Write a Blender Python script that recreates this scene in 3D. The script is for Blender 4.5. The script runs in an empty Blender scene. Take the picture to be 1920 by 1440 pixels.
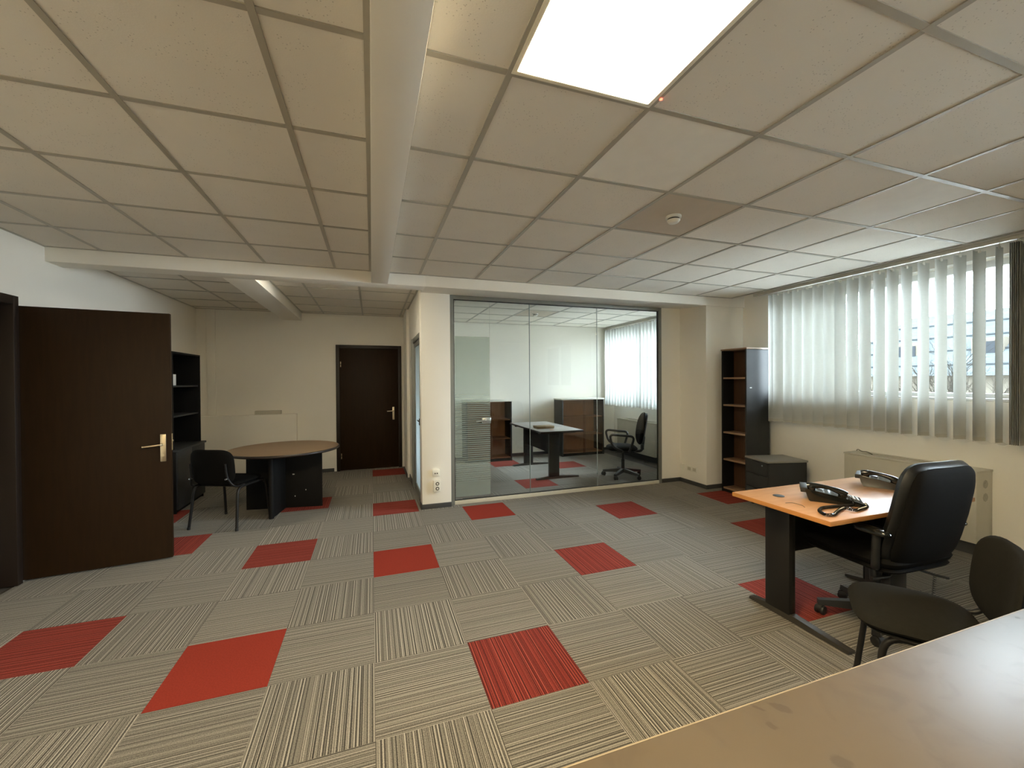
import bpy, bmesh, math, random
from mathutils import Vector, Matrix, Euler
random.seed(7)
S = bpy.context.scene
COL = S.collection
R = math.radians

# ------------------------------------------------------------------ camera, sky, light, exposure
cam = bpy.data.cameras.new('camera')
cam.sensor_width = 36.0
cam.lens = 36.0 * 768.86 / 1920.0
cam.clip_start = 0.03
cam.clip_end = 300
cam_ob = bpy.data.objects.new('camera', cam)
COL.objects.link(cam_ob)
_r = Vector((0.94609588, -0.32381615, -0.00675881))
_u = Vector((0.00902877, 0.00550823, 0.99994407))
_w = Vector((0.32376081, 0.94610399, -0.00813497))
cam_ob.matrix_world = Matrix(((_r.x, _u.x, -_w.x, 0.0), (_r.y, _u.y, -_w.y, 0.0), (_r.z, _u.z, -_w.z, 1.4897), (0, 0, 0, 1)))
S.camera = cam_ob

EXPOSURE = 0.88
SKY = 30.0
PANEL = 46.0
S.view_settings.view_transform = 'Standard'
S.view_settings.look = 'None'
S.view_settings.gamma = 1.0
S.view_settings.use_curve_mapping = False
S.view_settings.exposure = EXPOSURE
try:
    S.cycles.transparent_max_bounces = 24
    S.cycles.max_bounces = 14
    S.cycles.diffuse_bounces = 12
    S.cycles.caustics_reflective = False
    S.cycles.caustics_refractive = False
except Exception:
    pass

world = bpy.data.worlds.new('overcast_sky')
S.world = world
world.use_nodes = True
nt = world.node_tree
nt.nodes.clear()
wo = nt.nodes.new('ShaderNodeOutputWorld')
bg = nt.nodes.new('ShaderNodeBackground')
tc = nt.nodes.new('ShaderNodeTexCoord')
sep = nt.nodes.new('ShaderNodeSeparateXYZ')
ramp = nt.nodes.new('ShaderNodeValToRGB')
ramp.color_ramp.elements[0].position = 0.45
ramp.color_ramp.elements[0].color = (0.42, 0.45, 0.47, 1)
ramp.color_ramp.elements[1].position = 0.62
ramp.color_ramp.elements[1].color = (0.78, 0.90, 1.0, 1)
mp = nt.nodes.new('ShaderNodeMapRange')
mp.inputs['From Min'].default_value = -1
mp.inputs['From Max'].default_value = 1
nt.links.new(tc.outputs['Generated'], sep.inputs[0])
nt.links.new(sep.outputs['Z'], mp.inputs['Value'])
nt.links.new(mp.outputs[0], ramp.inputs[0])
nt.links.new(ramp.outputs[0], bg.inputs['Color'])
bg.inputs['Strength'].default_value = SKY
nt.links.new(bg.outputs[0], wo.inputs[0])

WINDOWS = [(1.80, 3.86, 1.29), (-1.75, 0.15, 1.29), (5.10, 7.55, 1.06)]     # openings in the right wall (y0, y1); second one unseen, added for daylight
WZ1 = 2.50
for (a, b, WZ0) in WINDOWS:                                      # sky portals in the window openings
    ld = bpy.data.lights.new('window_portal', 'AREA')
    ld.shape = 'RECTANGLE'
    ld.size = b - a
    ld.size_y = WZ1 - WZ0
    ld.cycles.is_portal = True
    lo = bpy.data.objects.new('window_portal', ld)
    lo.matrix_world = Matrix.Translation((5.30, (a + b) / 2, (WZ0 + WZ1) / 2)) @ Matrix(((0, 0, 1, 0), (1, 0, 0, 0), (0, 1, 0, 0), (0, 0, 0, 1)))
    COL.objects.link(lo)

# ------------------------------------------------------------------ materials
def mat(name, col, rough=0.5, metal=0.0, var=0.06, scale=8.0, spec=0.5, bump=0.0, bscale=200.0, stretch=(1, 1, 1), emit=None, estr=0.0, coat=0.0):
    m = bpy.data.materials.new(name)
    m.use_nodes = True
    n = m.node_tree
    b = n.nodes['Principled BSDF']
    b.inputs['Roughness'].default_value = rough
    b.inputs['Metallic'].default_value = metal
    b.inputs['Specular IOR Level'].default_value = spec
    if coat:
        b.inputs['Coat Weight'].default_value = coat
        b.inputs['Coat Roughness'].default_value = 0.15
    t = n.nodes.new('ShaderNodeTexCoord')
    mpn = n.nodes.new('ShaderNodeMapping')
    mpn.inputs['Scale'].default_value = stretch
    n.links.new(t.outputs['Object'], mpn.inputs[0])
    ns = n.nodes.new('ShaderNodeTexNoise')
    ns.inputs['Scale'].default_value = scale
    ns.inputs['Detail'].default_value = 4
    n.links.new(mpn.outputs[0], ns.inputs['Vector'])
    mx = n.nodes.new('ShaderNodeMix')
    mx.data_type = 'RGBA'
    mx.inputs['A'].default_value = tuple(max(0, c * (1 - var)) for c in col) + (1,)
    mx.inputs['B'].default_value = tuple(min(1, c * (1 + var)) for c in col) + (1,)
    n.links.new(ns.outputs['Fac'], mx.inputs['Factor'])
    n.links.new(mx.outputs['Result'], b.inputs['Base Color'])
    if bump:
        n2 = n.nodes.new('ShaderNodeTexNoise')
        n2.inputs['Scale'].default_value = bscale
        n2.inputs['Detail'].default_value = 3
        n.links.new(t.outputs['Object'], n2.inputs['Vector'])
        bp = n.nodes.new('ShaderNodeBump')
        bp.inputs['Strength'].default_value = bump
        bp.inputs['Distance'].default_value = 0.002
        n.links.new(n2.outputs['Fac'], bp.inputs['Height'])
        n.links.new(bp.outputs[0], b.inputs['Normal'])
    if emit:
        b.inputs['Emission Color'].default_value = emit + (1,)
        b.inputs['Emission Strength'].default_value = estr
    return m

def wood(name, c1, c2, rough=0.4, scale=6.0, axis=0, coat=0.0, spec=0.5):
    m = mat(name, c1, rough, var=0.0, coat=coat, spec=spec)
    n = m.node_tree
    b = n.nodes['Principled BSDF']
    t = n.nodes.new('ShaderNodeTexCoord')
    mp_ = n.nodes.new('ShaderNodeMapping')
    s = [scale * 6] * 3
    s[axis] = scale * 0.6
    mp_.inputs['Scale'].default_value = s
    ns = n.nodes.new('ShaderNodeTexNoise')
    ns.inputs['Scale'].default_value = 1.6
    ns.inputs['Detail'].default_value = 6
    ns.inputs['Distortion'].default_value = 0.4
    rp = n.nodes.new('ShaderNodeValToRGB')
    rp.color_ramp.elements[0].position = 0.35
    rp.color_ramp.elements[0].color = c2 + (1,)
    rp.color_ramp.elements[1].position = 0.65
    rp.color_ramp.elements[1].color = c1 + (1,)
    n.links.new(t.outputs['Object'], mp_.inputs[0])
    n.links.new(mp_.outputs[0], ns.inputs['Vector'])
    n.links.new(ns.outputs['Fac'], rp.inputs[0])
    n.links.new(rp.outputs[0], b.inputs['Base Color'])
    return m

def carpet(name, dark, light, plain=False, mid=None, lo=(0.585, 0.66), hi=(0.74, 0.83)):
    """loop-pile carpet tile: narrow yarn stripes along object Y, one random strip per tile"""
    m = bpy.data.materials.new(name)
    m.use_nodes = True
    n = m.node_tree
    b = n.nodes['Principled BSDF']
    b.inputs['Roughness'].default_value = 0.95
    b.inputs['Specular IOR Level'].default_value = 0.15
    b.inputs['Sheen Weight'].default_value = 0.25
    b.inputs['Sheen Roughness'].default_value = 0.5
    b.inputs['Sheen Tint'].default_value = (light[0] * 2.2, light[1] * 2.2, light[2] * 2.2, 1)
    t = n.nodes.new('ShaderNodeTexCoord')
    oi = n.nodes.new('ShaderNodeObjectInfo')
    sp = n.nodes.new('ShaderNodeSeparateXYZ')
    n.links.new(t.outputs['Object'], sp.inputs[0])
    ml = n.nodes.new('ShaderNodeMath')
    ml.operation = 'MULTIPLY'
    ml.inputs[1].default_value = 57.0
    n.links.new(oi.outputs['Random'], ml.inputs[0])
    ad = n.nodes.new('ShaderNodeMath')
    ad.operation = 'ADD'
    n.links.new(sp.outputs['X'], ad.inputs[0])
    n.links.new(ml.outputs[0], ad.inputs[1])
    n1 = n.nodes.new('ShaderNodeTexNoise')
    n1.noise_dimensions = '1D'
    n1.inputs['Scale'].default_value = 138.0
    n1.inputs['Detail'].default_value = 1.0
    n.links.new(ad.outputs[0], n1.inputs['W'])
    n2 = n.nodes.new('ShaderNodeTexNoise')
    n2.inputs['Scale'].default_value = 230.0
    n2.inputs['Detail'].default_value = 2.0
    n.links.new(t.outputs['Object'], n2.inputs['Vector'])
    mix = n.nodes.new('ShaderNodeMath')
    mix.operation = 'MULTIPLY_ADD'
    mix.inputs[1].default_value = 0.36
    n.links.new(n2.outputs['Fac'], mix.inputs[0])
    rp = n.nodes.new('ShaderNodeValToRGB')
    e = rp.color_ramp.elements
    if plain:
        n3 = n.nodes.new('ShaderNodeTexNoise')
        n3.inputs['Scale'].default_value = 140.0
        n.links.new(t.outputs['Object'], n3.inputs['Vector'])
        n.links.new(n3.outputs['Fac'], mix.inputs[2])
        e[0].position, e[1].position = 0.35, 0.95
    else:
        n.links.new(n1.outputs['Fac'], mix.inputs[2])
        e[0].position, e[1].position = lo[0], hi[1]
        for pos in (lo[1], hi[0]):
            ne = e.new(pos)
            ne.color = mid + (1,)
    e[0].color = dark + (1,)
    e[len(e) - 1].color = light + (1,)
    n.links.new(mix.outputs[0], rp.inputs[0])
    # per-tile brightness
    hs = n.nodes.new('ShaderNodeHueSaturation')
    mr = n.nodes.new('ShaderNodeMapRange')
    mr.inputs['To Min'].default_value = 0.92
    mr.inputs['To Max'].default_value = 1.08
    n.links.new(oi.outputs['Random'], mr.inputs['Value'])
    n.links.new(mr.outputs[0], hs.inputs['Value'])
    n.links.new(rp.outputs[0], hs.inputs['Color'])
    n.links.new(hs.outputs[0], b.inputs['Base Color'])
    bp = n.nodes.new('ShaderNodeBump')
    bp.inputs['Strength'].default_value = 0.35
    bp.inputs['Distance'].default_value = 0.003
    n.links.new(mix.outputs[0], bp.inputs['Height'])
    n.links.new(bp.outputs[0], b.inputs['Normal'])
    return m

def ceiling_tile_mat():
    m = mat('mineral_fibre', (0.77, 0.725, 0.645), 0.9, var=0.03, scale=5, spec=0.2, bump=0.25, bscale=160)
    n = m.node_tree
    b = n.nodes['Principled BSDF']
    src = b.inputs['Base Color'].links[0].from_socket
    t = n.nodes.new('ShaderNodeTexCoord')
    oi = n.nodes.new('ShaderNodeObjectInfo')
    va = n.nodes.new('ShaderNodeVectorMath')
    va.operation = 'ADD'
    n.links.new(t.outputs['Object'], va.inputs[0])
    n.links.new(oi.outputs['Random'], va.inputs[1])
    vo = n.nodes.new('ShaderNodeTexVoronoi')
    vo.inputs['Scale'].default_value = 75
    n.links.new(va.outputs[0], vo.inputs['Vector'])
    cr = n.nodes.new('ShaderNodeMath')
    cr.operation = 'LESS_THAN'
    cr.inputs[1].default_value = 0.17
    n.links.new(vo.outputs['Distance'], cr.inputs[0])
    nn = n.nodes.new('ShaderNodeTexNoise')
    nn.inputs['Scale'].default_value = 7
    n.links.new(va.outputs[0], nn.inputs['Vector'])
    g = n.nodes.new('ShaderNodeMath')
    g.operation = 'GREATER_THAN'
    g.inputs[1].default_value = 0.50
    n.links.new(nn.outputs['Fac'], g.inputs[0])
    mu = n.nodes.new('ShaderNodeMath')
    mu.operation = 'MULTIPLY'
    n.links.new(cr.outputs[0], mu.inputs[0])
    n.links.new(g.outputs[0], mu.inputs[1])
    m2 = n.nodes.new('ShaderNodeMath')
    m2.operation = 'MULTIPLY'
    m2.inputs[1].default_value = 0.40
    n.links.new(mu.outputs[0], m2.inputs[0])
    mx = n.nodes.new('ShaderNodeMix')
    mx.data_type = 'RGBA'
    mx.inputs['B'].default_value = (0.22, 0.19, 0.15, 1)
    n.links.new(src, mx.inputs['A'])
    n.links.new(m2.outputs[0], mx.inputs['Factor'])
    n.links.new(mx.outputs['Result'], b.inputs['Base Color'])
    return m

def glass(name, tint=(0.93, 0.96, 0.95), refl=1.0):
    m = bpy.data.materials.new(name)
    m.use_nodes = True
    n = m.node_tree
    n.nodes.clear()
    o = n.nodes.new('ShaderNodeOutputMaterial')
    tr = n.nodes.new('ShaderNodeBsdfTransparent')
    tr.inputs[0].default_value = tint + (1,)
    gl = n.nodes.new('ShaderNodeBsdfGlossy')
    gl.inputs['Roughness'].default_value = 0.0
    fr = n.nodes.new('ShaderNodeFresnel')
    fr.inputs['IOR'].default_value = 1.45
    mu = n.nodes.new('ShaderNodeMath')
    mu.operation = 'MULTIPLY'
    mu.inputs[1].default_value = refl
    n.links.new(fr.outputs[0], mu.inputs[0])
    mx = n.nodes.new('ShaderNodeMixShader')
    n.links.new(mu.outputs[0], mx.inputs[0])
    n.links.new(tr.outputs[0], mx.inputs[1])
    n.links.new(gl.outputs[0], mx.inputs[2])
    n.links.new(mx.outputs[0], o.inputs[0])
    return m

def frosted_film():
    """frosted privacy film on the glass door with a printed band of thin clear strips"""
    m = bpy.data.materials.new('frosted_film')
    m.use_nodes = True
    n = m.node_tree
    n.nodes.clear()
    o = n.nodes.new('ShaderNodeOutputMaterial')
    tr = n.nodes.new('ShaderNodeBsdfTransparent')
    tr.inputs[0].default_value = (0.94, 0.975, 0.95, 1)
    df = n.nodes.new('ShaderNodeBsdfDiffuse')
    df.inputs[0].default_value = (0.70, 0.75, 0.70, 1)
    tl = n.nodes.new('ShaderNodeBsdfTranslucent')
    tl.inputs[0].default_value = (0.80, 0.86, 0.81, 1)
    fx = n.nodes.new('ShaderNodeMixShader')
    fx.inputs[0].default_value = 0.6
    n.links.new(df.outputs[0], fx.inputs[1])
    n.links.new(tl.outputs[0], fx.inputs[2])
    t = n.nodes.new('ShaderNodeTexCoord')
    sp = n.nodes.new('ShaderNodeSeparateXYZ')
    n.links.new(t.outputs['Object'], sp.inputs[0])
    wv = n.nodes.new('ShaderNodeMath')
    wv.operation = 'PINGPONG'
    wv.inputs[1].default_value = 0.0125
    n.links.new(sp.outputs['Z'], wv.inputs[0])
    lt = n.nodes.new('ShaderNodeMath')
    lt.operation = 'LESS_THAN'
    lt.inputs[1].default_value = 0.0042
    n.links.new(wv.outputs[0], lt.inputs[0])
    band = n.nodes.new('ShaderNodeMapRange')
    band.inputs['From Min'].default_value = 1.34
    band.inputs['From Max'].default_value = 1.24
    n.links.new(sp.outputs['Z'], band.inputs['Value'])
    band2 = n.nodes.new('ShaderNodeMapRange')
    band2.inputs['From Min'].default_value = 0.22
    band2.inputs['From Max'].default_value = 0.55
    n.links.new(sp.outputs['Z'], band2.inputs['Value'])
    a = n.nodes.new('ShaderNodeMath')
    a.operation = 'MULTIPLY'
    n.links.new(band.outputs[0], a.inputs[0])
    n.links.new(band2.outputs[0], a.inputs[1])
    c = n.nodes.new('ShaderNodeMath')
    c.operation = 'MULTIPLY'
    n.links.new(a.outputs[0], c.inputs[0])
    n.links.new(lt.outputs[0], c.inputs[1])
    op = n.nodes.new('ShaderNodeMapRange')
    op.inputs['To Min'].default_value = 0.32
    op.inputs['To Max'].default_value = 0.04
    n.links.new(c.outputs[0], op.inputs['Value'])
    mx = n.nodes.new('ShaderNodeMixShader')
    n.links.new(op.outputs[0], mx.inputs[0])
    n.links.new(tr.outputs[0], mx.inputs[1])
    n.links.new(fx.outputs[0], mx.inputs[2])
    n.links.new(mx.outputs[0], o.inputs[0])
    return m

def frosted_pane():
    m = bpy.data.materials.new('frosted_pane')
    m.use_nodes = True
    n = m.node_tree
    n.nodes.clear()
    o = n.nodes.new('ShaderNodeOutputMaterial')
    tl = n.nodes.new('ShaderNodeBsdfTranslucent')
    tl.inputs[0].default_value = (0.86, 0.91, 0.91, 1)
    df = n.nodes.new('ShaderNodeBsdfDiffuse')
    df.inputs[0].default_value = (0.50, 0.54, 0.54, 1)
    mx = n.nodes.new('ShaderNodeMixShader')
    mx.inputs[0].default_value = 0.75
    n.links.new(df.outputs[0], mx.inputs[1])
    n.links.new(tl.outputs[0], mx.inputs[2])
    n.links.new(mx.outputs[0], o.inputs[0])
    return m

def slat_mat(name, trans, alb):
    m = bpy.data.materials.new(name)
    m.use_nodes = True
    n = m.node_tree
    n.nodes.clear()
    o = n.nodes.new('ShaderNodeOutputMaterial')
    t = n.nodes.new('ShaderNodeTexCoord')
    ns = n.nodes.new('ShaderNodeTexNoise')
    ns.inputs['Scale'].default_value = 30
    mp_ = n.nodes.new('ShaderNodeMapping')
    mp_.inputs['Scale'].default_value = (1, 1, 12)
    n.links.new(t.outputs['Object'], mp_.inputs[0])
    n.links.new(mp_.outputs[0], ns.inputs['Vector'])
    rp = n.nodes.new('ShaderNodeValToRGB')
    rp.color_ramp.elements[0].color = (alb - 0.04, alb - 0.04, alb - 0.08, 1)
    rp.color_ramp.elements[1].color = (alb + 0.03, alb + 0.03, alb, 1)
    n.links.new(ns.outputs['Fac'], rp.inputs[0])
    df = n.nodes.new('ShaderNodeBsdfDiffuse')
    n.links.new(rp.outputs[0], df.inputs[0])
    tl = n.nodes.new('ShaderNodeBsdfTranslucent')
    n.links.new(rp.outputs[0], tl.inputs[0])
    mx = n.nodes.new('ShaderNodeMixShader')
    mx.inputs[0].default_value = trans
    n.links.new(df.outputs[0], mx.inputs[1])
    n.links.new(tl.outputs[0], mx.inputs[2])
    n.links.new(mx.outputs[0], o.inputs[0])
    return m

def counter_mat():
    m = mat('stained_laminate', (0.088, 0.067, 0.046), 0.36, var=0.12, scale=5, spec=0.5)
    n = m.node_tree
    b = n.nodes['Principled BSDF']
    src = b.inputs['Base Color'].links[0].from_socket
    t = n.nodes.new('ShaderNodeTexCoord')
    ns = n.nodes.new('ShaderNodeTexNoise')
    ns.inputs['Scale'].default_value = 9
    ns.inputs['Detail'].default_value = 8
    ns.inputs['Distortion'].default_value = 0.8
    n.links.new(t.outputs['Object'], ns.inputs['Vector'])
    rp = n.nodes.new('ShaderNodeValToRGB')
    rp.color_ramp.elements[0].position = 0.52
    rp.color_ramp.elements[0].color = (0, 0, 0, 1)
    rp.color_ramp.elements[1].position = 0.66
    rp.color_ramp.elements[1].color = (0.22, 0.22, 0.22, 1)
    n.links.new(ns.outputs['Fac'], rp.inputs[0])
    # three hand marks
    dn = n.nodes.new('ShaderNodeTexNoise')
    dn.inputs['Scale'].default_value = 45
    n.links.new(t.outputs['Object'], dn.inputs['Vector'])
    dm = n.nodes.new('ShaderNodeVectorMath')
    dm.operation = 'MULTIPLY_ADD'
    dm.inputs[1].default_value = (0.02, 0.02, 0)
    n.links.new(dn.outputs['Color'], dm.inputs[0])
    n.links.new(t.outputs['Object'], dm.inputs[2])
    sb_ = n.nodes.new('ShaderNodeVectorMath')
    sb_.operation = 'SUBTRACT'
    sb_.inputs[1].default_value = (0.01, 0.01, 0)
    n.links.new(dm.outputs[0], sb_.inputs[0])
    last = rp.outputs[0]
    for (x, y, rx, ry) in ((0.875, 0.683, 0.013, 0.030), (0.81, 0.652, 0.011, 0.014), (0.862, 0.545, 0.020, 0.022), (0.828, 0.700, 0.006, 0.020), (1.90, 0.695, 0.006, 0.008)):
        mp_ = n.nodes.new('ShaderNodeMapping')
        mp_.vector_type = 'TEXTURE'
        mp_.inputs['Location'].default_value = (x, y, 0.74)
        mp_.inputs['Rotation'].default_value = (0, 0, 0.6)
        mp_.inputs['Scale'].default_value = (rx, ry, 1)
        n.links.new(sb_.outputs[0], mp_.inputs[0])
        ln = n.nodes.new('ShaderNodeVectorMath')
        ln.operation = 'LENGTH'
        n.links.new(mp_.outputs[0], ln.inputs[0])
        mr = n.nodes.new('ShaderNodeMapRange')
        mr.inputs['From Min'].default_value = 1.0
        mr.inputs['From Max'].default_value = 0.7
        mr.inputs['To Max'].default_value = 0.6
        n.links.new(ln.outputs['Value'], mr.inputs['Value'])
        mxm = n.nodes.new('ShaderNodeMath')
        mxm.operation = 'MAXIMUM'
        n.links.new(last, mxm.inputs[0])
        n.links.new(mr.outputs[0], mxm.inputs[1])
        last = mxm.outputs[0]
    mx = n.nodes.new('ShaderNodeMix')
    mx.data_type = 'RGBA'
    mx.inputs['B'].default_value = (0.045, 0.032, 0.022, 1)
    n.links.new(src, mx.inputs['A'])
    n.links.new(last, mx.inputs['Factor'])
    n.links.new(mx.outputs['Result'], b.inputs['Base Color'])
    ra = n.nodes.new('ShaderNodeMapRange')
    ra.inputs['To Min'].default_value = 0.38
    ra.inputs['To Max'].default_value = 0.55
    n.links.new(last, ra.inputs['Value'])
    n.links.new(ra.outputs[0], b.inputs['Roughness'])
    return m

M = dict(
    wall=mat('wall_paint', (0.87, 0.84, 0.765), 0.8, var=0.02, scale=3, spec=0.25, bump=0.08, bscale=90),
    slab=mat('ceiling_slab', (0.5, 0.48, 0.44), 0.9),
    tile=ceiling_tile_mat(),
    grid=mat('grid_enamel', (0.40, 0.37, 0.305), 0.33, spec=0.6),
    plain_tile=mat('smooth_tile', (0.56, 0.48, 0.38), 0.6, spec=0.3),
    panel_off=mat('diffuser_off', (0.84, 0.81, 0.74), 0.6, spec=0.2),
    panel_on=mat('diffuser_on', (0.9, 0.9, 0.85), 0.4, emit=(1.0, 0.80, 0.475), estr=PANEL),
    fill_strip=mat('fill_strip_diffuser', (0.9, 0.9, 0.85), 0.4, emit=(1.0, 0.90, 0.70), estr=27.0),
    panel_frame=mat('light_frame', (0.8, 0.75, 0.62), 0.4),
    led=mat('red_led', (0.8, 0.1, 0.05), 0.3, emit=(1.0, 0.12, 0.06), estr=3.0),
    skirt=mat('skirting_grey', (0.05, 0.05, 0.05), 0.5),
    door=wood('dark_door', (0.024, 0.0120, 0.0044), (0.020, 0.010, 0.0037), 0.5, 4, 2, spec=0.15),
    door_frame=mat('door_frame_brown', (0.015, 0.008, 0.0045), 0.5),
    brass=mat('satin_nickel_warm', (0.72, 0.62, 0.44), 0.33, 1.0),
    steel=mat('satin_steel', (0.62, 0.64, 0.64), 0.3, 1.0),
    black=mat('black_melamine', (0.010, 0.0095, 0.009), 0.6, var=0.15, spec=0.15),
    anth=mat('anthracite_melamine', (0.034, 0.035, 0.035), 0.55, var=0.12, spec=0.25),
    ped_top=mat('grey_top', (0.26, 0.25, 0.22), 0.45),
    brown_wood=wood('brown_carcass', (0.062, 0.028, 0.010), (0.050, 0.022, 0.008), 0.5, 4, 2),  # the wood's own dark brown, for the tall bookcase back
    office_wood=wood('warm_brown_carcass', (0.62, 0.39, 0.24), (0.54, 0.33, 0.20), 0.5, 4, 2),
    shelf_wood=wood('shelf_board', (0.32, 0.205, 0.125), (0.27, 0.17, 0.10), 0.45, 4, 1),
    beech=wood('beech_top', (0.62, 0.345, 0.175), (0.55, 0.29, 0.14), 0.33, 3, 0, coat=0.25),
    beech_edge=mat('beech_edge', (0.46, 0.20, 0.055), 0.4),
    table_top=wood('table_veneer', (0.20, 0.128, 0.073), (0.17, 0.105, 0.058), 0.42, 3, 0),
    table_edge=mat('table_edge_black', (0.02, 0.014, 0.011), 0.3),
    desk_sheen=mat('desk_daylight_grey', (0.27, 0.255, 0.235), 0.28),  # grey-brown with reflected daylight put into the colour
    counter=counter_mat(),
    counter_edge=mat('counter_edge', (0.24, 0.19, 0.125), 0.5),
    counter_body=mat('counter_body', (0.10, 0.075, 0.055), 0.5),
    metal_black=mat('black_powder_coat', (0.012, 0.011, 0.010), 0.42, spec=0.3, var=0.1),
    foot_metal=mat('brown_black_metal', (0.030, 0.026, 0.021), 0.35, var=0.1),
    plastic=mat('black_plastic', (0.013, 0.013, 0.013), 0.45, var=0.15),
    gloss=mat('glossy_black_plastic', (0.008, 0.009, 0.008), 0.10, spec=0.6, var=0.1),
    leather=mat('black_leather', (0.006, 0.006, 0.006), 0.36, var=0.2, bump=0.15, bscale=120),
    fabric=mat('black_fabric', (0.0125, 0.0118, 0.0095), 0.95, spec=0.15, var=0.25, scale=60, bump=0.3, bscale=400),
    fabric_dark=mat('dark_upholstery', (0.0055, 0.005, 0.0045), 0.8, spec=0.12, var=0.25, scale=60),
    beige=mat('beige_enamel', (0.55, 0.52, 0.43), 0.45),
    beige_dark=mat('grille_shadow', (0.10, 0.092, 0.065), 0.7),
    knockout=mat('knockout_metal', (0.36, 0.335, 0.27), 0.5, var=0.3, scale=40),
    white=mat('white_plastic', (0.78, 0.76, 0.68), 0.4),
    dark_hole=mat('dark_recess', (0.05, 0.045, 0.035), 0.7),
    alu=mat('grey_aluminium', (0.24, 0.245, 0.225), 0.45, 0.3),
    alu_and_highlight=mat('pale_sill_and_highlight', (0.62, 0.60, 0.52), 0.5),
    black_line=mat('gasket', (0.02, 0.02, 0.018), 0.5),
    win=mat('window_upvc', (0.80, 0.80, 0.78), 0.35),
    rail=mat('blind_rail', (0.55, 0.53, 0.46), 0.4, 0.2),
    glass=glass('clear_glass', (0.972, 0.985, 0.98)),
    glass_edge=mat('glass_edge', (0.30, 0.35, 0.33), 0.25),
    win_glass=glass('window_glass', (0.95, 0.97, 0.97)),
    smoked=glass('bronze_glass', (0.90, 0.84, 0.80), 1.0),
    film=frosted_film(),
    film_door=frosted_pane(),
    slat=slat_mat('blind_fabric', 0.32, 0.64),
    slat_office=slat_mat('blind_fabric_sheer', 0.20, 0.66),
    slat_weight=mat('slat_weight', (0.58, 0.56, 0.50), 0.7),
    paper=mat('white_paper', (0.75, 0.75, 0.73), 0.7),
    box=mat('brown_card', (0.20, 0.135, 0.06), 0.6),
    roof=mat('slate_roof', (0.0270, 0.0310, 0.0320), 0.9, var=0.35, scale=2, spec=0.0, stretch=(1, 1, 6)),
    facade=mat('pale_facade', (0.050, 0.045, 0.036), 0.9, var=0.3, scale=0.6, spec=0.0),
    roof_dark=mat('roof_seam', (0.016, 0.018, 0.019), 0.9, spec=0.0),
    far_pane=mat('far_window_pane', (0.011, 0.0125, 0.014), 0.6, spec=0.02),
    bark=mat('pale_bark', (0.012, 0.0105, 0.0085), 0.95, var=0.25, scale=4, spec=0.0),
    ground=mat('grey_asphalt', (0.42, 0.41, 0.39), 0.9),
    grey_carpet_v=carpet('grey_carpet_bold', (0.030, 0.027, 0.022), (0.335, 0.310, 0.268), mid=(0.150, 0.137, 0.116)),
    grey_carpet_h=carpet('grey_carpet_soft', (0.055, 0.050, 0.041), (0.290, 0.268, 0.232), mid=(0.160, 0.147, 0.125)),
    red_plain=carpet('red_carpet_plain', (0.165, 0.019, 0.011), (0.235, 0.030, 0.018), plain=True),
    red_stripe=carpet('red_carpet_striped', (0.050, 0.010, 0.008), (0.30, 0.060, 0.042), mid=(0.165, 0.024, 0.017)),
    subfloor=mat('subfloor', (0.06, 0.055, 0.05), 0.9),
)

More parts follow.
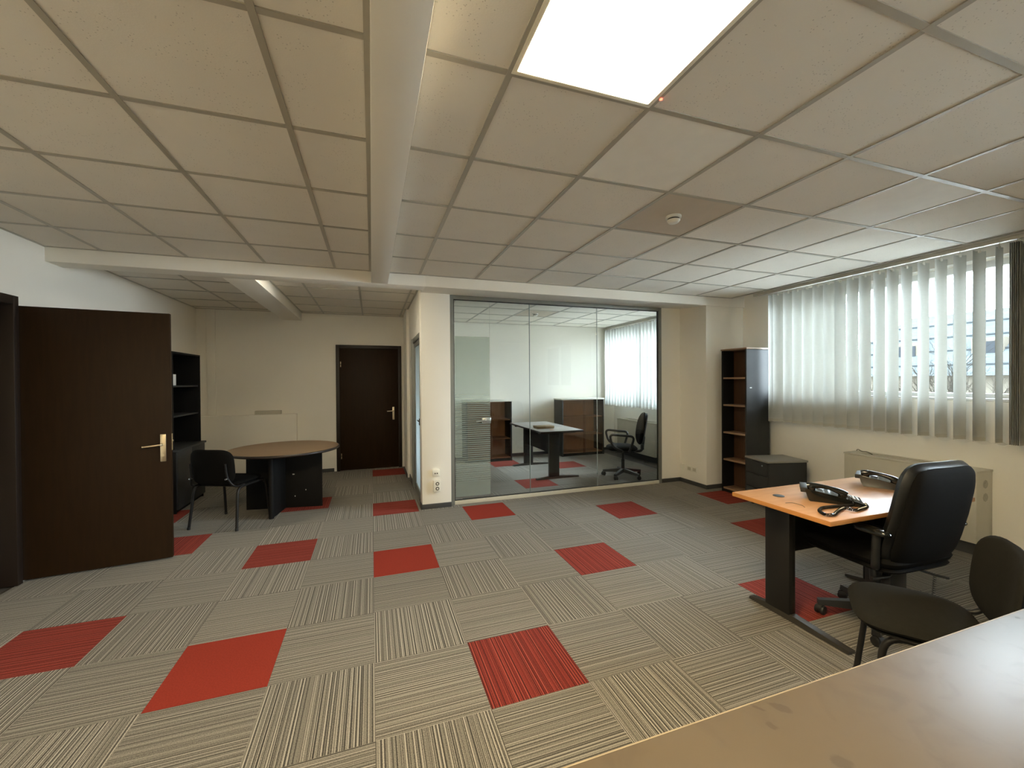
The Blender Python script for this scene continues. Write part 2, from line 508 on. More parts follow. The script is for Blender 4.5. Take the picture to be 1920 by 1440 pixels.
# ------------------------------------------------------------------ mesh helpers
class MB:
    """collects primitives into one mesh"""
    def __init__(self):
        self.bm = bmesh.new()

    def _bev(self, verts, bevel, seg=2):
        if bevel > 0:
            es = list({e for v in verts for e in v.link_edges})
            bmesh.ops.bevel(self.bm, geom=es, offset=bevel, segments=seg, affect='EDGES', profile=0.5)

    def box(self, a, b, bevel=0.0, mtx=None, seg=2):
        a, b = Vector(a), Vector(b)
        lo = Vector((min(a.x, b.x), min(a.y, b.y), min(a.z, b.z)))
        hi = Vector((max(a.x, b.x), max(a.y, b.y), max(a.z, b.z)))
        c, s = (lo + hi) / 2, hi - lo
        m = Matrix.Translation(c) @ Matrix.Diagonal((s.x, s.y, s.z, 1))
        r = bmesh.ops.create_cube(self.bm, size=1.0, matrix=m)
        vs = r['verts']
        if mtx is not None:
            bmesh.ops.transform(self.bm, matrix=mtx, verts=vs)
        self._bev(vs, bevel, seg)
        return self

    def cyl(self, p0, p1, r0, r1=None, seg=20, bevel=0.0):
        p0, p1 = Vector(p0), Vector(p1)
        if r1 is None:
            r1 = r0
        d = p1 - p0
        q = d.to_track_quat('Z', 'Y').to_matrix().to_4x4()
        r = bmesh.ops.create_cone(self.bm, cap_ends=True, segments=seg, radius1=r0, radius2=r1, depth=d.length,
                                  matrix=Matrix.Translation((p0 + p1) / 2) @ q)
        if bevel > 0:
            es = [e for e in {e for v in r['verts'] for e in v.link_edges} if any(len(f.verts) > 4 for f in e.link_faces)]
            bmesh.ops.bevel(self.bm, geom=es, offset=bevel, segments=2, affect='EDGES', profile=0.5)
        return self

    def tube(self, pts, r, seg=10, closed=False):
        pts = [Vector(p) for p in pts]
        n = len(pts)
        rings = []
        up = Vector((0, 0, 1))
        prev = None
        for i, p in enumerate(pts):
            if closed:
                t = pts[(i + 1) % n] - pts[i - 1]
            else:
                t = pts[min(i + 1, n - 1)] - pts[max(i - 1, 0)]
            t.normalize()
            if prev is None:
                a = t.cross(up)
                if a.length < 1e-3:
                    a = t.cross(Vector((1, 0, 0)))
                a.normalize()
            else:
                a = prev - t * prev.dot(t)
                a.normalize()
            prev = a
            bvec = t.cross(a)
            rr = r[i] if isinstance(r, (list, tuple)) else r
            rings.append([self.bm.verts.new(p + a * rr * math.cos(k * 2 * math.pi / seg) + bvec * rr * math.sin(k * 2 * math.pi / seg)) for k in range(seg)])
        m = n if closed else n - 1
        for i in range(m):
            A, B = rings[i], rings[(i + 1) % n]
            for k in range(seg):
                self.bm.faces.new((A[k], A[(k + 1) % seg], B[(k + 1) % seg], B[k]))
        if not closed:
            self.bm.faces.new(rings[0][::-1])
            self.bm.faces.new(rings[-1])
        return self

    def prism(self, poly, z0, z1, bevel=0.0, mtx=None):
        lo = [self.bm.verts.new((p[0], p[1], z0)) for p in poly]
        hi = [self.bm.verts.new((p[0], p[1], z1)) for p in poly]
        n = len(poly)
        self.bm.faces.new(lo[::-1])
        self.bm.faces.new(hi)
        for i in range(n):
            self.bm.faces.new((lo[i], lo[(i + 1) % n], hi[(i + 1) % n], hi[i]))
        if mtx is not None:
            bmesh.ops.transform(self.bm, matrix=mtx, verts=lo + hi)
        if bevel > 0:
            bmesh.ops.bevel(self.bm, geom=list({e for v in lo + hi for e in v.link_edges}), offset=bevel, segments=2, affect='EDGES', profile=0.5)
        return self

    def hexa(self, p):
        """box from 8 corners: bottom 0-3, top 4-7"""
        v = [self.bm.verts.new(q) for q in p]
        for f in ((3, 2, 1, 0), (4, 5, 6, 7), (0, 1, 5, 4), (1, 2, 6, 5), (2, 3, 7, 6), (3, 0, 4, 7)):
            self.bm.faces.new([v[i] for i in f])
        return self

    def pad(self, w, d, t, ex=4.0, mtx=None, bend=0.0, seg=40, dome=1.0, taper=0.0, bend2=0.0):
        """upholstered pad, superellipse outline w x d, thickness t, in the XY plane"""
        fr = (0.0, 0.45, 0.75, 0.90, 0.97, 1.0)
        top, bot = [], []
        def P(f, k, s):
            a = 2 * math.pi * k / seg
            ca, sa = math.cos(a), math.sin(a)
            x = math.copysign(abs(ca) ** (2 / ex), ca) * w / 2 * f
            y = math.copysign(abs(sa) ** (2 / ex), sa) * d / 2 * f
            x *= 1 + taper * y / d
            edge = 1 - 0.16 * (1 - math.sqrt(max(0, 1 - f ** 6))) if f < 1 else 0.86
            x, y = x * (edge if f == 1 else 1) / (0.86 if f == 1 else 1), y
            z = s * t / 2 * ((1 - f ** 5) ** 0.5 * dome + 0.0)
            return Vector((x, y, z + bend * x * x * 4 / (w * w) + bend2 * y * y * 4 / (d * d)))
        for f in fr:
            if f == 0:
                top.append([self.bm.verts.new(P(0, 0, 1))])
                bot.append([self.bm.verts.new(P(0, 0, -1))])
            elif f == 1:
                rim = [self.bm.verts.new(P(1, k, 0)) for k in range(seg)]
                top.append(rim)
                bot.append(rim)
            else:
                top.append([self.bm.verts.new(P(f, k, 1)) for k in range(seg)])
                bot.append([self.bm.verts.new(P(f, k, -1)) for k in range(seg)])
        allv = set()
        for arr, flip in ((top, False), (bot, True)):
            for i in range(len(fr) - 1):
                A, B = arr[i], arr[i + 1]
                for k in range(seg):
                    k2 = (k + 1) % seg
                    if len(A) == 1:
                        f = [A[0], B[k], B[k2]]
                    else:
                        f = [A[k], B[k], B[k2], A[k2]]
                    self.bm.faces.new(f[::-1] if flip else f)
                allv.update(A)
                allv.update(B)
        if mtx is not None:
            bmesh.ops.transform(self.bm, matrix=mtx, verts=list(allv))
        return self

    def build(self, name, m, parent=None, smooth=True, loc=None, rotz=0.0):
        me = bpy.data.meshes.new(name)
        bmesh.ops.recalc_face_normals(self.bm, faces=self.bm.faces)
        self.bm.to_mesh(me)
        self.bm.free()
        me.materials.append(m)
        if smooth and len(me.polygons):
            me.polygons.foreach_set('use_smooth', [True] * len(me.polygons))
            me.set_sharp_from_angle(angle=R(38))
        o = bpy.data.objects.new(name, me)
        COL.objects.link(o)
        if parent is not None:
            o.parent = parent
        if loc is not None:
            o.location = loc
        o.rotation_euler.z = rotz
        return o

def tag(o, label, cat, group=None):
    o['label'] = label
    o['category'] = cat
    if group:
        o['group'] = group
    return o

def thing(name, label, cat, loc=(0, 0, 0), rotz=0.0, group=None):
    o = bpy.data.objects.new(name, None)
    o.empty_display_size = 0.1
    COL.objects.link(o)
    o.location = loc
    o.rotation_euler.z = rotz
    return tag(o, label, cat, group)

def struct(o):
    o['kind'] = 'structure'
    return o

def dup(root, loc, rotz, label, group=None):
    def cp(o, parent):
        c = o.copy()
        COL.objects.link(c)
        if parent is not None:
            c.parent = parent
        for ch in list(o.children):
            cp(ch, c)
        return c
    r = cp(root, None)
    r.location = loc
    r.rotation_euler.z = rotz
    r['label'] = label
    if group:
        r['group'] = group
    return r

def bx(name, a, b, m, parent=None, bevel=0.0):
    return MB().box(a, b, bevel).build(name, m, parent)

def arc(c, r, a0, a1, n, plane='xy', z=0.0):
    out = []
    for i in range(n + 1):
        a = a0 + (a1 - a0) * i / n
        p, q = c[0] + r * math.cos(a), c[1] + r * math.sin(a)
        out.append((p, q, z) if plane == 'xy' else ((z, p, q) if plane == 'yz' else (p, z, q)))
    return out

def smooth_path(pts, n=6, rad=0.06):
    """polyline with rounded corners"""
    P = [Vector(p) for p in pts]
    out = [P[0]]
    for i in range(1, len(P) - 1):
        a, b, c = P[i - 1], P[i], P[i + 1]
        r1 = min(rad, (a - b).length * 0.45, (c - b).length * 0.45)
        s, e = b + (a - b).normalized() * r1, b + (c - b).normalized() * r1
        for k in range(n + 1):
            t = k / n
            out.append(s * (1 - t) ** 2 + b * 2 * t * (1 - t) + e * t * t)
    out.append(P[-1])
    return out

# ------------------------------------------------------------------ room shell
ZC = 2.60          # underside of the ceiling grid
XL, XR = -2.50, 4.94
YB, YO = 7.40, 7.65
YF = -2.60
X0F, Y0F = 0.0017, 3.2817   # carpet grid origin

# floor with carpet tiles
floor = struct(bx('floor', (XL - 0.3, YF - 0.2, -0.12), (XR + 0.3, YO + 0.2, -0.008), M['subfloor']))
RED_P = {(0, 0), (2, 2), (-2, -2)}
RED_S = {(1, -3), (3, -1), (5, 1), (-2, 1), (-4, -1), (8, 1), (7, -1), (5, -3), (-4, 2), (0, 3), (-2, 4), (0, 7), (4, 7), (4, 4), (6, 6), (-5, 4), (-1, -5)}
def carpet_mesh(name, m, w=0.5, d=0.5):
    b = MB()
    g = 0.0006
    z0, z1, c = -0.008, 0.0, 0.0012
    x, y = w / 2 - g, d / 2 - g
    b.hexa([(-x, -y, z0), (x, -y, z0), (x, y, z0), (-x, y, z0), (-x, -y, z1 - c), (x, -y, z1 - c), (x, y, z1 - c), (-x, y, z1 - c)])
    b.bm.faces.ensure_lookup_table()
    tf = [f for f in b.bm.faces if all(v.co.z > -0.005 for v in f.verts)][0]
    bmesh.ops.inset_individual(b.bm, faces=[tf], thickness=0.002)
    bmesh.ops.translate(b.bm, vec=(0, 0, c), verts=tf.verts)
    o = b.build(name, m, None, smooth=False)
    me = o.data
    bpy.data.objects.remove(o)
    return me
cm = {k: carpet_mesh('carpet_tile', M[k]) for k in ('grey_carpet_v', 'grey_carpet_h', 'red_plain', 'red_stripe')}
for i in range(-5, 10):
    for j in range(-6, 9):
        x, y = X0F + 0.5 * (i + 0.5), Y0F + 0.5 * (j + 0.5)
        if i == 9 and not (j <= 2):
            continue
        # outside the field of view
        if 0.324 * x + 0.946 * y < 0.05 or y < 0.4:
            continue
        fx = (0.946 * x - 0.324 * y) / (0.324 * x + 0.946 * y)
        if abs(fx) > 1.55 and y < 2.0:
            continue
        even = (i + j) % 2 == 0
        k = 'grey_carpet_v' if even else 'grey_carpet_h'
        if (i, j) in RED_P:
            k = 'red_plain'
        elif (i, j) in RED_S:
            k = 'red_stripe'
        o = bpy.data.objects.new('carpet_tile', cm[k])
        COL.objects.link(o)
        o.parent = floor
        rot = 0.0 if even else math.pi / 2
        o.location = (x, y, random.uniform(-0.0003, 0.0003))
        o.rotation_euler.z = rot

# ceiling
ceiling = struct(bx('ceiling', (XL - 0.3, YF - 0.2, 2.70), (XR + 0.3, YO + 0.2, 2.80), M['slab']))
CX0, CY0 = 0.4836, 1.4115
tile_cache = {}
def ceil_tile(x0, x1, y0, y1, z, m='tile'):
    w, d = round(x1 - x0, 3), round(y1 - y0, 3)
    if w < 0.03 or d < 0.03:
        return
    key = (w, d, m)
    if key not in tile_cache:
        o = MB().box((-w / 2 + 0.001, -d / 2 + 0.001, 0.0), (w / 2 - 0.001, d / 2 - 0.001, 0.015)).build('ceiling_tile', M[m], None, smooth=False)
        tile_cache[key] = o.data
        bpy.data.objects.remove(o)
    o = bpy.data.objects.new('ceiling_tile', tile_cache[key])
    COL.objects.link(o)
    o.parent = ceiling
    o.location = ((x0 + x1) / 2, (y0 + y1) / 2, z)
def ceil_area(xa, xb, ya, yb, z, gx, gy, skip=(), plain=()):
    """lay-in tiles and T-bars between the given edges; gx/gy is one grid line in each direction"""
    xs = [xa] + [gx + 0.6 * k for k in range(-12, 14) if xa + 0.02 < gx + 0.6 * k < xb - 0.02] + [xb]
    ys = [ya] + [gy + 0.6 * k for k in range(-12, 14) if ya + 0.02 < gy + 0.6 * k < yb - 0.02] + [yb]
    for i in range(len(xs) - 1):
        for j in range(len(ys) - 1):
            cx_, cy_ = (xs[i] + xs[i + 1]) / 2, (ys[j] + ys[j + 1]) / 2
            if any(abs(cx_ - s[0]) < 0.25 and abs(cy_ - s[1]) < 0.25 for s in skip):
                continue
            p = any(abs(cx_ - s[0]) < 0.25 and abs(cy_ - s[1]) < 0.25 for s in plain)
            ceil_tile(xs[i], xs[i + 1], ys[j], ys[j + 1], z + 0.005, 'plain_tile' if p else 'tile')
    for i, x in enumerate(xs):
        a, b = x - 0.012, x + 0.012
        if i == 0:
            a, b = x, x + 0.02
        if i == len(xs) - 1:
            a, b = x - 0.02, x
        bx('grid_bar', (a, ya, z), (b, yb, z + 0.0046), M['grid'], ceiling)
    for j, y in enumerate(ys):
        a, b = y - 0.012, y + 0.012
        if j == 0:
            a, b = y, y + 0.02
        if j == len(ys) - 1:
            a, b = y - 0.02, y
        for i in range(len(xs) - 1):
            bx('grid_bar', (xs[i] + 0.0125, a, z + 0.0003), (xs[i + 1] - 0.0125, b, z + 0.0046), M['grid'], ceiling)
LIGHT_ON = (CX0 + 0.3, CY0 - 0.3)
FILL_LEFT = (-1.23, CY0 - 1.5)
LIGHT_OFF = [(CX0 + 0.9, CY0 + 0.3), (CX0 + 2.7, CY0 + 0.3)]
DET = (CX0 + 1.5, CY0 + 0.9)
ceil_area(0.165, 4.715, -0.9, 4.38, ZC, CX0, CY0, skip=[LIGHT_ON] + LIGHT_OFF, plain=[DET])
ceil_area(XL, 0.005, -0.9, 4.38, ZC, -0.33, CY0, skip=[FILL_LEFT])
ceil_area(XL, -1.34, 4.58, YB, ZC + 0.01, -1.89, 5.40)
ceil_area(-1.06, 0.55, 4.58, YB, ZC + 0.01, -0.13, 5.40, skip=[(-0.43, 4.69)])
ceil_area(0.66, 4.715, 4.96, YO, ZC, 1.70, 6.03, plain=[(2.60, 6.33)])

# walls
struct(bx('wall_left', (XL - 0.15, 4.08, 0), (XL, YB + 0.15, 2.70), M['wall']))
wl = struct(bx('wall_left', (XL - 0.15, YF, 0), (XL, 3.20, 2.70), M['wall']))
struct(bx('wall_left', (XL - 0.15, 3.20, 2.09), (XL, 4.08, 2.70), M['wall']))
struct(bx('wall_back', (XL, YB, 0), (0.65, YB + 0.15, 2.70), M['wall']))
struct(bx('wall_front', (XL - 0.15, YF - 0.15, 0), (XR + 0.3, YF, 2.70), M['wall']))
struct(bx('wall_back', (0.65, YO, 0), (XR + 0.3, YO + 0.15, 2.70), M['wall']))
wr = MB()
wr.box((XR, YF, WZ1 + 0.005), (XR + 0.30, YO, 2.70))
yy_ = YF
for (a, b, z0) in sorted(WINDOWS):
    wr.box((XR, yy_, 0), (XR + 0.30, a, WZ1 + 0.005)).box((XR, a, 0), (XR + 0.30, b, z0 - 0.005))
    yy_ = b
wr.box((XR, yy_, 0), (XR + 0.30, YO, WZ1 + 0.005))
struct(wr.build('wall_right', M['wall']))
# corridor behind the open door on the left
cb = MB()
cb.box((XL - 1.6, 2.4, 0), (XL - 1.5, 5.0, 2.7)).box((XL - 1.5, 2.4, 0), (XL - 0.15, 2.5, 2.7)).box((XL - 1.5, 4.9, 0), (XL - 0.15, 5.0, 2.7))
cb.box((XL - 1.6, 2.4, 2.7), (XL - 0.15, 5.0, 2.8)).box((XL - 1.6, 2.4, -0.1), (XL - 0.3, 5.0, -0.001))
struct(cb.build('wall_corridor', M['wall']))
# passage wall between the back area and the glazed office (opening for a grey framed door)
pw = MB()
pw.box((0.555, 5.0, 2.08), (0.655, 5.96, 2.70)).box((0.555, 5.96, 0), (0.655, 7.40, 2.70)).box((0.555, 7.40, 0), (0.65, YO, 2.7))
struct(pw.build('wall_passage', M['wall']))
struct(bx('trim_4', (0.515, 6.52, 0), (0.555, 7.12, 2.60), M['wall']))
# column and pillar
struct(bx('wall_column', (0.545, 4.84, 0), (0.885, 5.0, 2.70), M['wall'], bevel=0.003))
struct(bx('wall_pillar', (4.285, 4.40, 0), (XR, 4.95, 2.70), M['wall'], bevel=0.003))
struct(bx('wall_pillar', (3.945, 4.90, 0), (4.285, 4.97, 2.70), M['wall']))
# beams
struct(bx('trim_1', (0.005, YF, 2.485), (0.165, 4.38, 2.70), M['wall'], bevel=0.002))
struct(MB().box((XL, 4.38, 2.485), (0.545, 4.58, 2.70), 0.002).build('trim_2', M['wall']))
struct(MB().hexa([(0.545, 4.38, 2.487), (XR, 4.38, 2.487), (XR, 4.97, 2.528), (0.545, 4.97, 2.528), (0.545, 4.38, 2.70), (XR, 4.38, 2.70), (XR, 4.97, 2.70), (0.545, 4.97, 2.70)]).build('trim_3', M['wall'], smooth=False))
struct(bx('trim_5', (-1.335, 4.58, 2.487), (-1.065, YB, 2.70), M['wall'], bevel=0.002))
# low boxed-in ledge and shallow duct on the back wall
struct(bx('trim_6', (XL, YB - 0.11, 0), (-1.14, YB, 0.985), M['wall'], bevel=0.004))
struct(bx('trim_7', (-2.36, YB - 0.025, 0.985), (-2.25, YB, 2.61), M['wall'], bevel=0.002))
# skirtings
def skirt(name, a, b):
    struct(bx(name, a, b, M['skirt'], bevel=0.001))
skirt('baseboard_back', (-1.14, YB - 0.012, 0), (-0.60, YB, 0.055))
skirt('baseboard_column', (0.538, 4.828, 0), (0.885, 4.84, 0.055))
skirt('baseboard_column', (0.533, 4.828, 0), (0.545, 5.0, 0.055))
skirt('baseboard_pillar', (3.945, 4.888, 0), (4.275, 4.90, 0.055))
skirt('baseboard_pillar', (4.273, 4.388, 0), (4.285, 4.90, 0.055))
skirt('baseboard_pillar', (4.285, 4.388, 0), (XR, 4.40, 0.055))
skirt('baseboard_right', (XR - 0.012, YF, 0), (XR, 4.388, 0.06))
skirt('baseboard_left', (XL, 4.14, 0), (XL + 0.012, 5.5, 0.055))
skirt('baseboard_passage', (0.543, 5.96, 0), (0.555, 6.52, 0.055))
skirt('baseboard_passage', (0.503, 6.52, 0), (0.515, 7.12, 0.055))
skirt('baseboard_office', (0.66, YO - 0.012, 0), (XR, YO, 0.055))
skirt('baseboard_office', (XR - 0.012, 4.97, 0), (XR, YO - 0.012, 0.055))

# windows in the right wall
for n_, (a, b, WZ0) in enumerate(WINDOWS):
    fr = MB()
    X_a, X_b = 5.06, 5.12
    fr.box((X_a, a, WZ0), (X_b, b, WZ0 + 0.06), 0.004).box((X_a, a, WZ1 - 0.06), (X_b, b, WZ1), 0.004)
    k = 3 if b - a > 2.5 else 2
    for i in range(k + 1):
        y = a + (b - a) * i / k
        y0, y1 = max(a, y - 0.04), min(b, y + 0.04)
        if i == 0:
            y0, y1 = a, a + 0.06
        if i == k:
            y0, y1 = b - 0.06, b
        fr.box((X_a, y0, WZ0 + 0.05), (X_b, y1, WZ1 - 0.05), 0.004)
    f = struct(fr.build('window_%d' % (n_ + 1), M['win']))
    for i in range(k):
        y0, y1 = a + (b - a) * i / k + 0.04, a + (b - a) * (i + 1) / k - 0.04
        bx('pane', (5.088, y0, WZ0 + 0.05), (5.092, y1, WZ1 - 0.05), M['win_glass'], f)
    bx('sill', (XR + 0.005, a + 0.002, WZ0), (X_a, b - 0.002, WZ0 + 0.02), M['win'], f, 0.003)

# ------------------------------------------------------------------ doors
d1 = struct(MB().box((XL - 0.15, 4.03, 0), (XL + 0.02, 4.08, 2.14), 0.003).box((XL - 0.15, 3.15, 0), (XL + 0.02, 3.20, 2.14), 0.003)
            .box((XL - 0.15, 3.20, 2.075), (XL + 0.02, 4.03, 2.14), 0.003).build('door_1', M['door_frame']))
dl = MB().box((0, -0.02, 0.012), (0.910, 0.02, 2.075), 0.002).build('door_leaf', M['door'], d1, loc=(-2.515, 4.115, 0), rotz=math.atan2(0.125, 0.91))
dlh = MB()
dlh.prism([(-0.02, -0.115), (0.02, -0.115), (0.02, 0.115), (-0.02, 0.115)], 0, 0.009, 0.004,
          mtx=Matrix.Translation((0.857, -0.020, 0.945)) @ Matrix.Rotation(R(90), 4, 'X'))
dlh.tube(smooth_path([(0.855, -0.02, 0.975), (0.855, -0.068, 0.975), (0.732, -0.072, 0.965)], 6, 0.02), 0.0085, 10)
dlh.cyl((0.857, -0.028, 0.885), (0.857, -0.034, 0.885), 0.010)
dlh.build('door_handle', M['brass'], dl)
MB().box((0.910, -0.008, 0.92), (0.914, 0.008, 1.06)).cyl((0.910, 0.0, 1.0), (0.920, 0, 1.0), 0.008).build('latch', M['brass'], dl)

d2 = struct(MB().box((-0.56, YB - 0.03, 0), (-0.505, YB + 0.02, 2.105), 0.003).box((0.435, YB - 0.03, 0), (0.49, YB + 0.02, 2.105), 0.003)
            .box((-0.505, YB - 0.03, 2.05), (0.435, YB + 0.02, 2.105), 0.003).build('door_2', M['door_frame']))
dl2 = MB().box((-0.505, YB - 0.018, 0.008), (0.435, YB + 0.015, 2.05), 0.002).build('door_leaf', M['door'], d2)
h2 = MB()
h2.box((0.335, YB - 0.027, 0.83), (0.370, YB - 0.018, 1.05), 0.004)
h2.tube(smooth_path([(0.352, YB - 0.02, 0.985), (0.352, YB - 0.07, 0.985), (0.245, YB - 0.072, 0.98)], 6, 0.02), 0.008, 10)
h2.build('door_handle', M['brass'], dl2)
hg = MB()
for z in (0.25, 1.78):
    hg.cyl((-0.485, YB - 0.035, z - 0.045), (-0.485, YB - 0.035, z - 0.005), 0.008).cyl((-0.485, YB - 0.035, z + 0.005), (-0.485, YB - 0.035, z + 0.045), 0.008)
hg.build('hinge', M['brass'], d2)

d3 = struct(MB().box((0.545, 5.0, 0), (0.665, 5.05, 2.08), 0.003).box((0.535, 5.88, 0), (0.665, 5.955, 2.08), 0.003)
            .box((0.545, 5.05, 2.02), (0.665, 5.88, 2.08), 0.003).build('door_3', M['alu']))
fr3 = MB().box((0.565, 5.05, 0.01), (0.60, 5.11, 2.02), 0.002).box((0.565, 5.82, 0.01), (0.60, 5.88, 2.02), 0.002)
dl3 = fr3.box((0.565, 5.11, 1.96), (0.60, 5.82, 2.02), 0.002).box((0.565, 5.11, 0.01), (0.60, 5.82, 0.09), 0.002).build('door_leaf', M['alu'], d3)
MB().hexa([(0.58, 5.11, 0.09), (0.5801, 5.11, 0.09), (0.5801, 5.82, 0.09), (0.58, 5.82, 0.09), (0.58, 5.11, 1.96), (0.5801, 5.11, 1.96), (0.5801, 5.82, 1.96), (0.58, 5.82, 1.96)]).build('pane', M['film_door'], dl3)
MB().box((0.545, 5.11, 0.95), (0.565, 5.15, 1.03), 0.003).tube([(0.54, 5.13, 1.0), (0.54, 5.25, 1.0)], 0.008).build('door_handle', M['black_line'], dl3)

# ------------------------------------------------------------------ glass partition
gp = thing('glass_partition', 'glazed office partition of three clear panes in a grey metal frame', 'partition', (0, 0, 0))
PY = 4.90
fm = MB()
fm.box((0.887, PY - 0.02, 0.0), (0.935, PY + 0.03, 2.520), 0.002).box((3.895, PY - 0.02, 0.0), (3.943, PY + 0.03, 2.520), 0.002)
fm.box((0.935, PY - 0.02, 2.475), (3.895, PY + 0.03, 2.520), 0.002)
fm.build('frame', M['alu'], gp)
bx('sill', (0.935, PY - 0.022, 0), (3.895, PY + 0.03, 0.045), M['alu_and_highlight'], gp, 0.002)
gs = MB()
gs.box((0.935, PY - 0.005, 0.045), (0.945, PY + 0.015, 2.475)).box((3.885, PY - 0.005, 0.045), (3.895, PY + 0.015, 2.475))
gs.box((0.935, PY - 0.005, 2.465), (3.895, PY + 0.015, 2.475)).box((0.935, PY - 0.005, 0.045), (3.895, PY + 0.015, 0.053))
gs.build('gasket', M['black_line'], gp)
SE = [0.945, 1.918, 2.900, 3.885]
for k in range(3):
    x0_, x1_ = SE[k] + (0.003 if k else 0), SE[k + 1] - (0.003 if k < 2 else 0)
    if k == 0:
        bx('pane', (1.392, PY, 0.053), (x1_, PY + 0.010, 2.465), M['glass'], gp)
        bx('pane', (x0_, PY, 2.045), (1.388, PY + 0.010, 2.465), M['glass'], gp)
    else:
        bx('pane', (x0_, PY, 0.053), (x1_, PY + 0.010, 2.465), M['glass'], gp)
for x in SE[1:3]:
    bx('glass_joint', (x - 0.003, PY - 0.001, 0.053), (x + 0.003, PY + 0.011, 2.465), M['glass_edge'], gp)
gd = bx('glass_door', (0.948, PY, 0.060), (1.387, PY + 0.010, 2.040), M['glass'], gp)
bx('film', (0.950, PY - 0.002, 0.085), (1.385, PY - 0.0005, 2.030), M['film'], gd)
hh = MB()
hh.box((1.285, PY - 0.022, 0.965), (1.392, PY + 0.030, 1.035), 0.006)
hh.tube(smooth_path([(1.315, PY - 0.02, 1.005), (1.315, PY - 0.065, 1.005), (1.195, PY - 0.067, 0.998)], 6, 0.018), 0.009, 10)
hh.cyl((1.345, PY - 0.022, 1.0), (1.345, PY - 0.03, 1.0), 0.012)
hh.build('door_handle', M['steel'], gd)

# ------------------------------------------------------------------ ceiling fittings
def light_panel(name, c, label, on, group=None):
    t = thing(name, label, 'ceiling light', (c[0], c[1], ZC), group=group)
    f = MB()
    h, w = 0.297, 0.018
    f.box((-h, -h, -0.002), (h, -h + w, 0.02), 0.001).box((-h, h - w, -0.002), (h, h, 0.02), 0.001)
    f.box((-h, -h + w, -0.002), (-h + w, h - w, 0.02), 0.001).box((h - w, -h + w, -0.002), (h, h - w, 0.02), 0.001)
    f.build('frame', M['panel_frame'], t)
    bx('diffuser', (-h + w, -h + w, 0.003), (h - w, h - w, 0.012), M['panel_on' if on else 'panel_off'], t)
    return t
light_panel('ceiling_light', LIGHT_ON, 'glowing square ceiling light panel right of the long beam', True)
light_panel('ceiling_light', FILL_LEFT, 'added fill light panel in the ceiling left of the long beam, out of view', True)  # unseen panel added to lift the light on the left side
t = thing('ceiling_light', 'added fill light strip hidden behind the cross beam above the round table', 'ceiling light', (-0.43, 4.69, ZC + 0.01))  # unseen strip added to brighten the rear wall and table
bx('diffuser', (-0.28, -0.085, 0.004), (0.28, 0.085, 0.015), M['fill_strip'], t)
fs = MB().box((-0.288, -0.098, 0.0), (0.288, -0.085, 0.02)).box((-0.288, 0.085, 0.0), (0.288, 0.096, 0.02)).box((-0.288, -0.085, 0.0), (-0.28, 0.085, 0.02)).box((0.28, -0.085, 0.0), (0.288, 0.085, 0.02))
fs.build('frame', M['panel_frame'], t)
def blank(c, label):
    t = thing('ceiling_light', label, 'ceiling light', (c[0], c[1], ZC), group='unlit square ceiling panels')
    bx('diffuser', (-0.288, -0.288, 0.004), (0.288, 0.288, 0.016), M['panel_off'], t)
    f = MB()
    h, w = 0.299, 0.011
    f.box((-h, -h, 0.0048), (h, -h + w, 0.02)).box((-h, h - w, 0.0048), (h, h, 0.02)).box((-h, -h + w, 0.0048), (-h + w, h - w, 0.02)).box((h - w, -h + w, 0.0048), (h, h - w, 0.02))
    f.build('frame', M['panel_frame'], t)
blank(LIGHT_OFF[0], 'unlit smooth white ceiling panel diagonally next to the glowing light')
blank(LIGHT_OFF[1], 'unlit smooth white ceiling panel nearer the window blind')
led = tag(MB().cyl((1.093, 1.35, ZC - 0.003), (1.093, 1.35, ZC + 0.004), 0.006, 0.005, 12).build('indicator_light', M['led']), 'tiny red indicator light beside the corner of the glowing panel', 'light')
def detector(c, z, label):
    t = thing('smoke_detector', label, 'smoke detector', (c[0], c[1], z), group='round smoke detectors')
    MB().cyl((0, 0, 0.004), (0, 0, -0.014), 0.052, 0.050, 32, 0.003).build('base', M['white'], t)
    MB().cyl((0, 0, -0.014), (0, 0, -0.024), 0.038, 0.038, 28).build('sensor_slot', M['dark_hole'], t)
    MB().cyl((0, 0, -0.024), (0, 0, -0.044), 0.046, 0.032, 32, 0.004).build('cap', M['white'], t)
    return t
detector((1.957, 2.295), ZC, 'round white smoke detector on the brownish ceiling tile of the main room')
detector((2.585, 6.335), ZC, 'round white smoke detector on the ceiling of the glazed office')

# ------------------------------------------------------------------ vertical blinds
def slat_mesh(z0, z1, m, w=0.127, sag=0.015, n=8):
    b = MB()
    rows = []
    t = 0.0006
    for s in (-t, t):
        for z in (z0, z1):
            rows.append([b.bm.verts.new((sag * (1 - (2 * k / n - 1) ** 2) + s, -w / 2 + w * k / n, z)) for k in range(n + 1)])
    a0, a1, c0, c1 = rows
    for k in range(n):
        b.bm.faces.new((a0[k], a0[k + 1], a1[k + 1], a1[k]))
        b.bm.faces.new((c0[k], c1[k], c1[k + 1], c0[k + 1]))
        b.bm.faces.new((a0[k], c0[k], c0[k + 1], a0[k + 1]))
        b.bm.faces.new((a1[k], a1[k + 1], c1[k + 1], c1[k]))
    b.bm.faces.new((a0[0], a1[0], c1[0], c0[0]))
    b.bm.faces.new((a0[n], c0[n], c1[n], a1[n]))
    o = b.build('slat', m)
    me = o.data
    bpy.data.objects.remove(o)
    return me
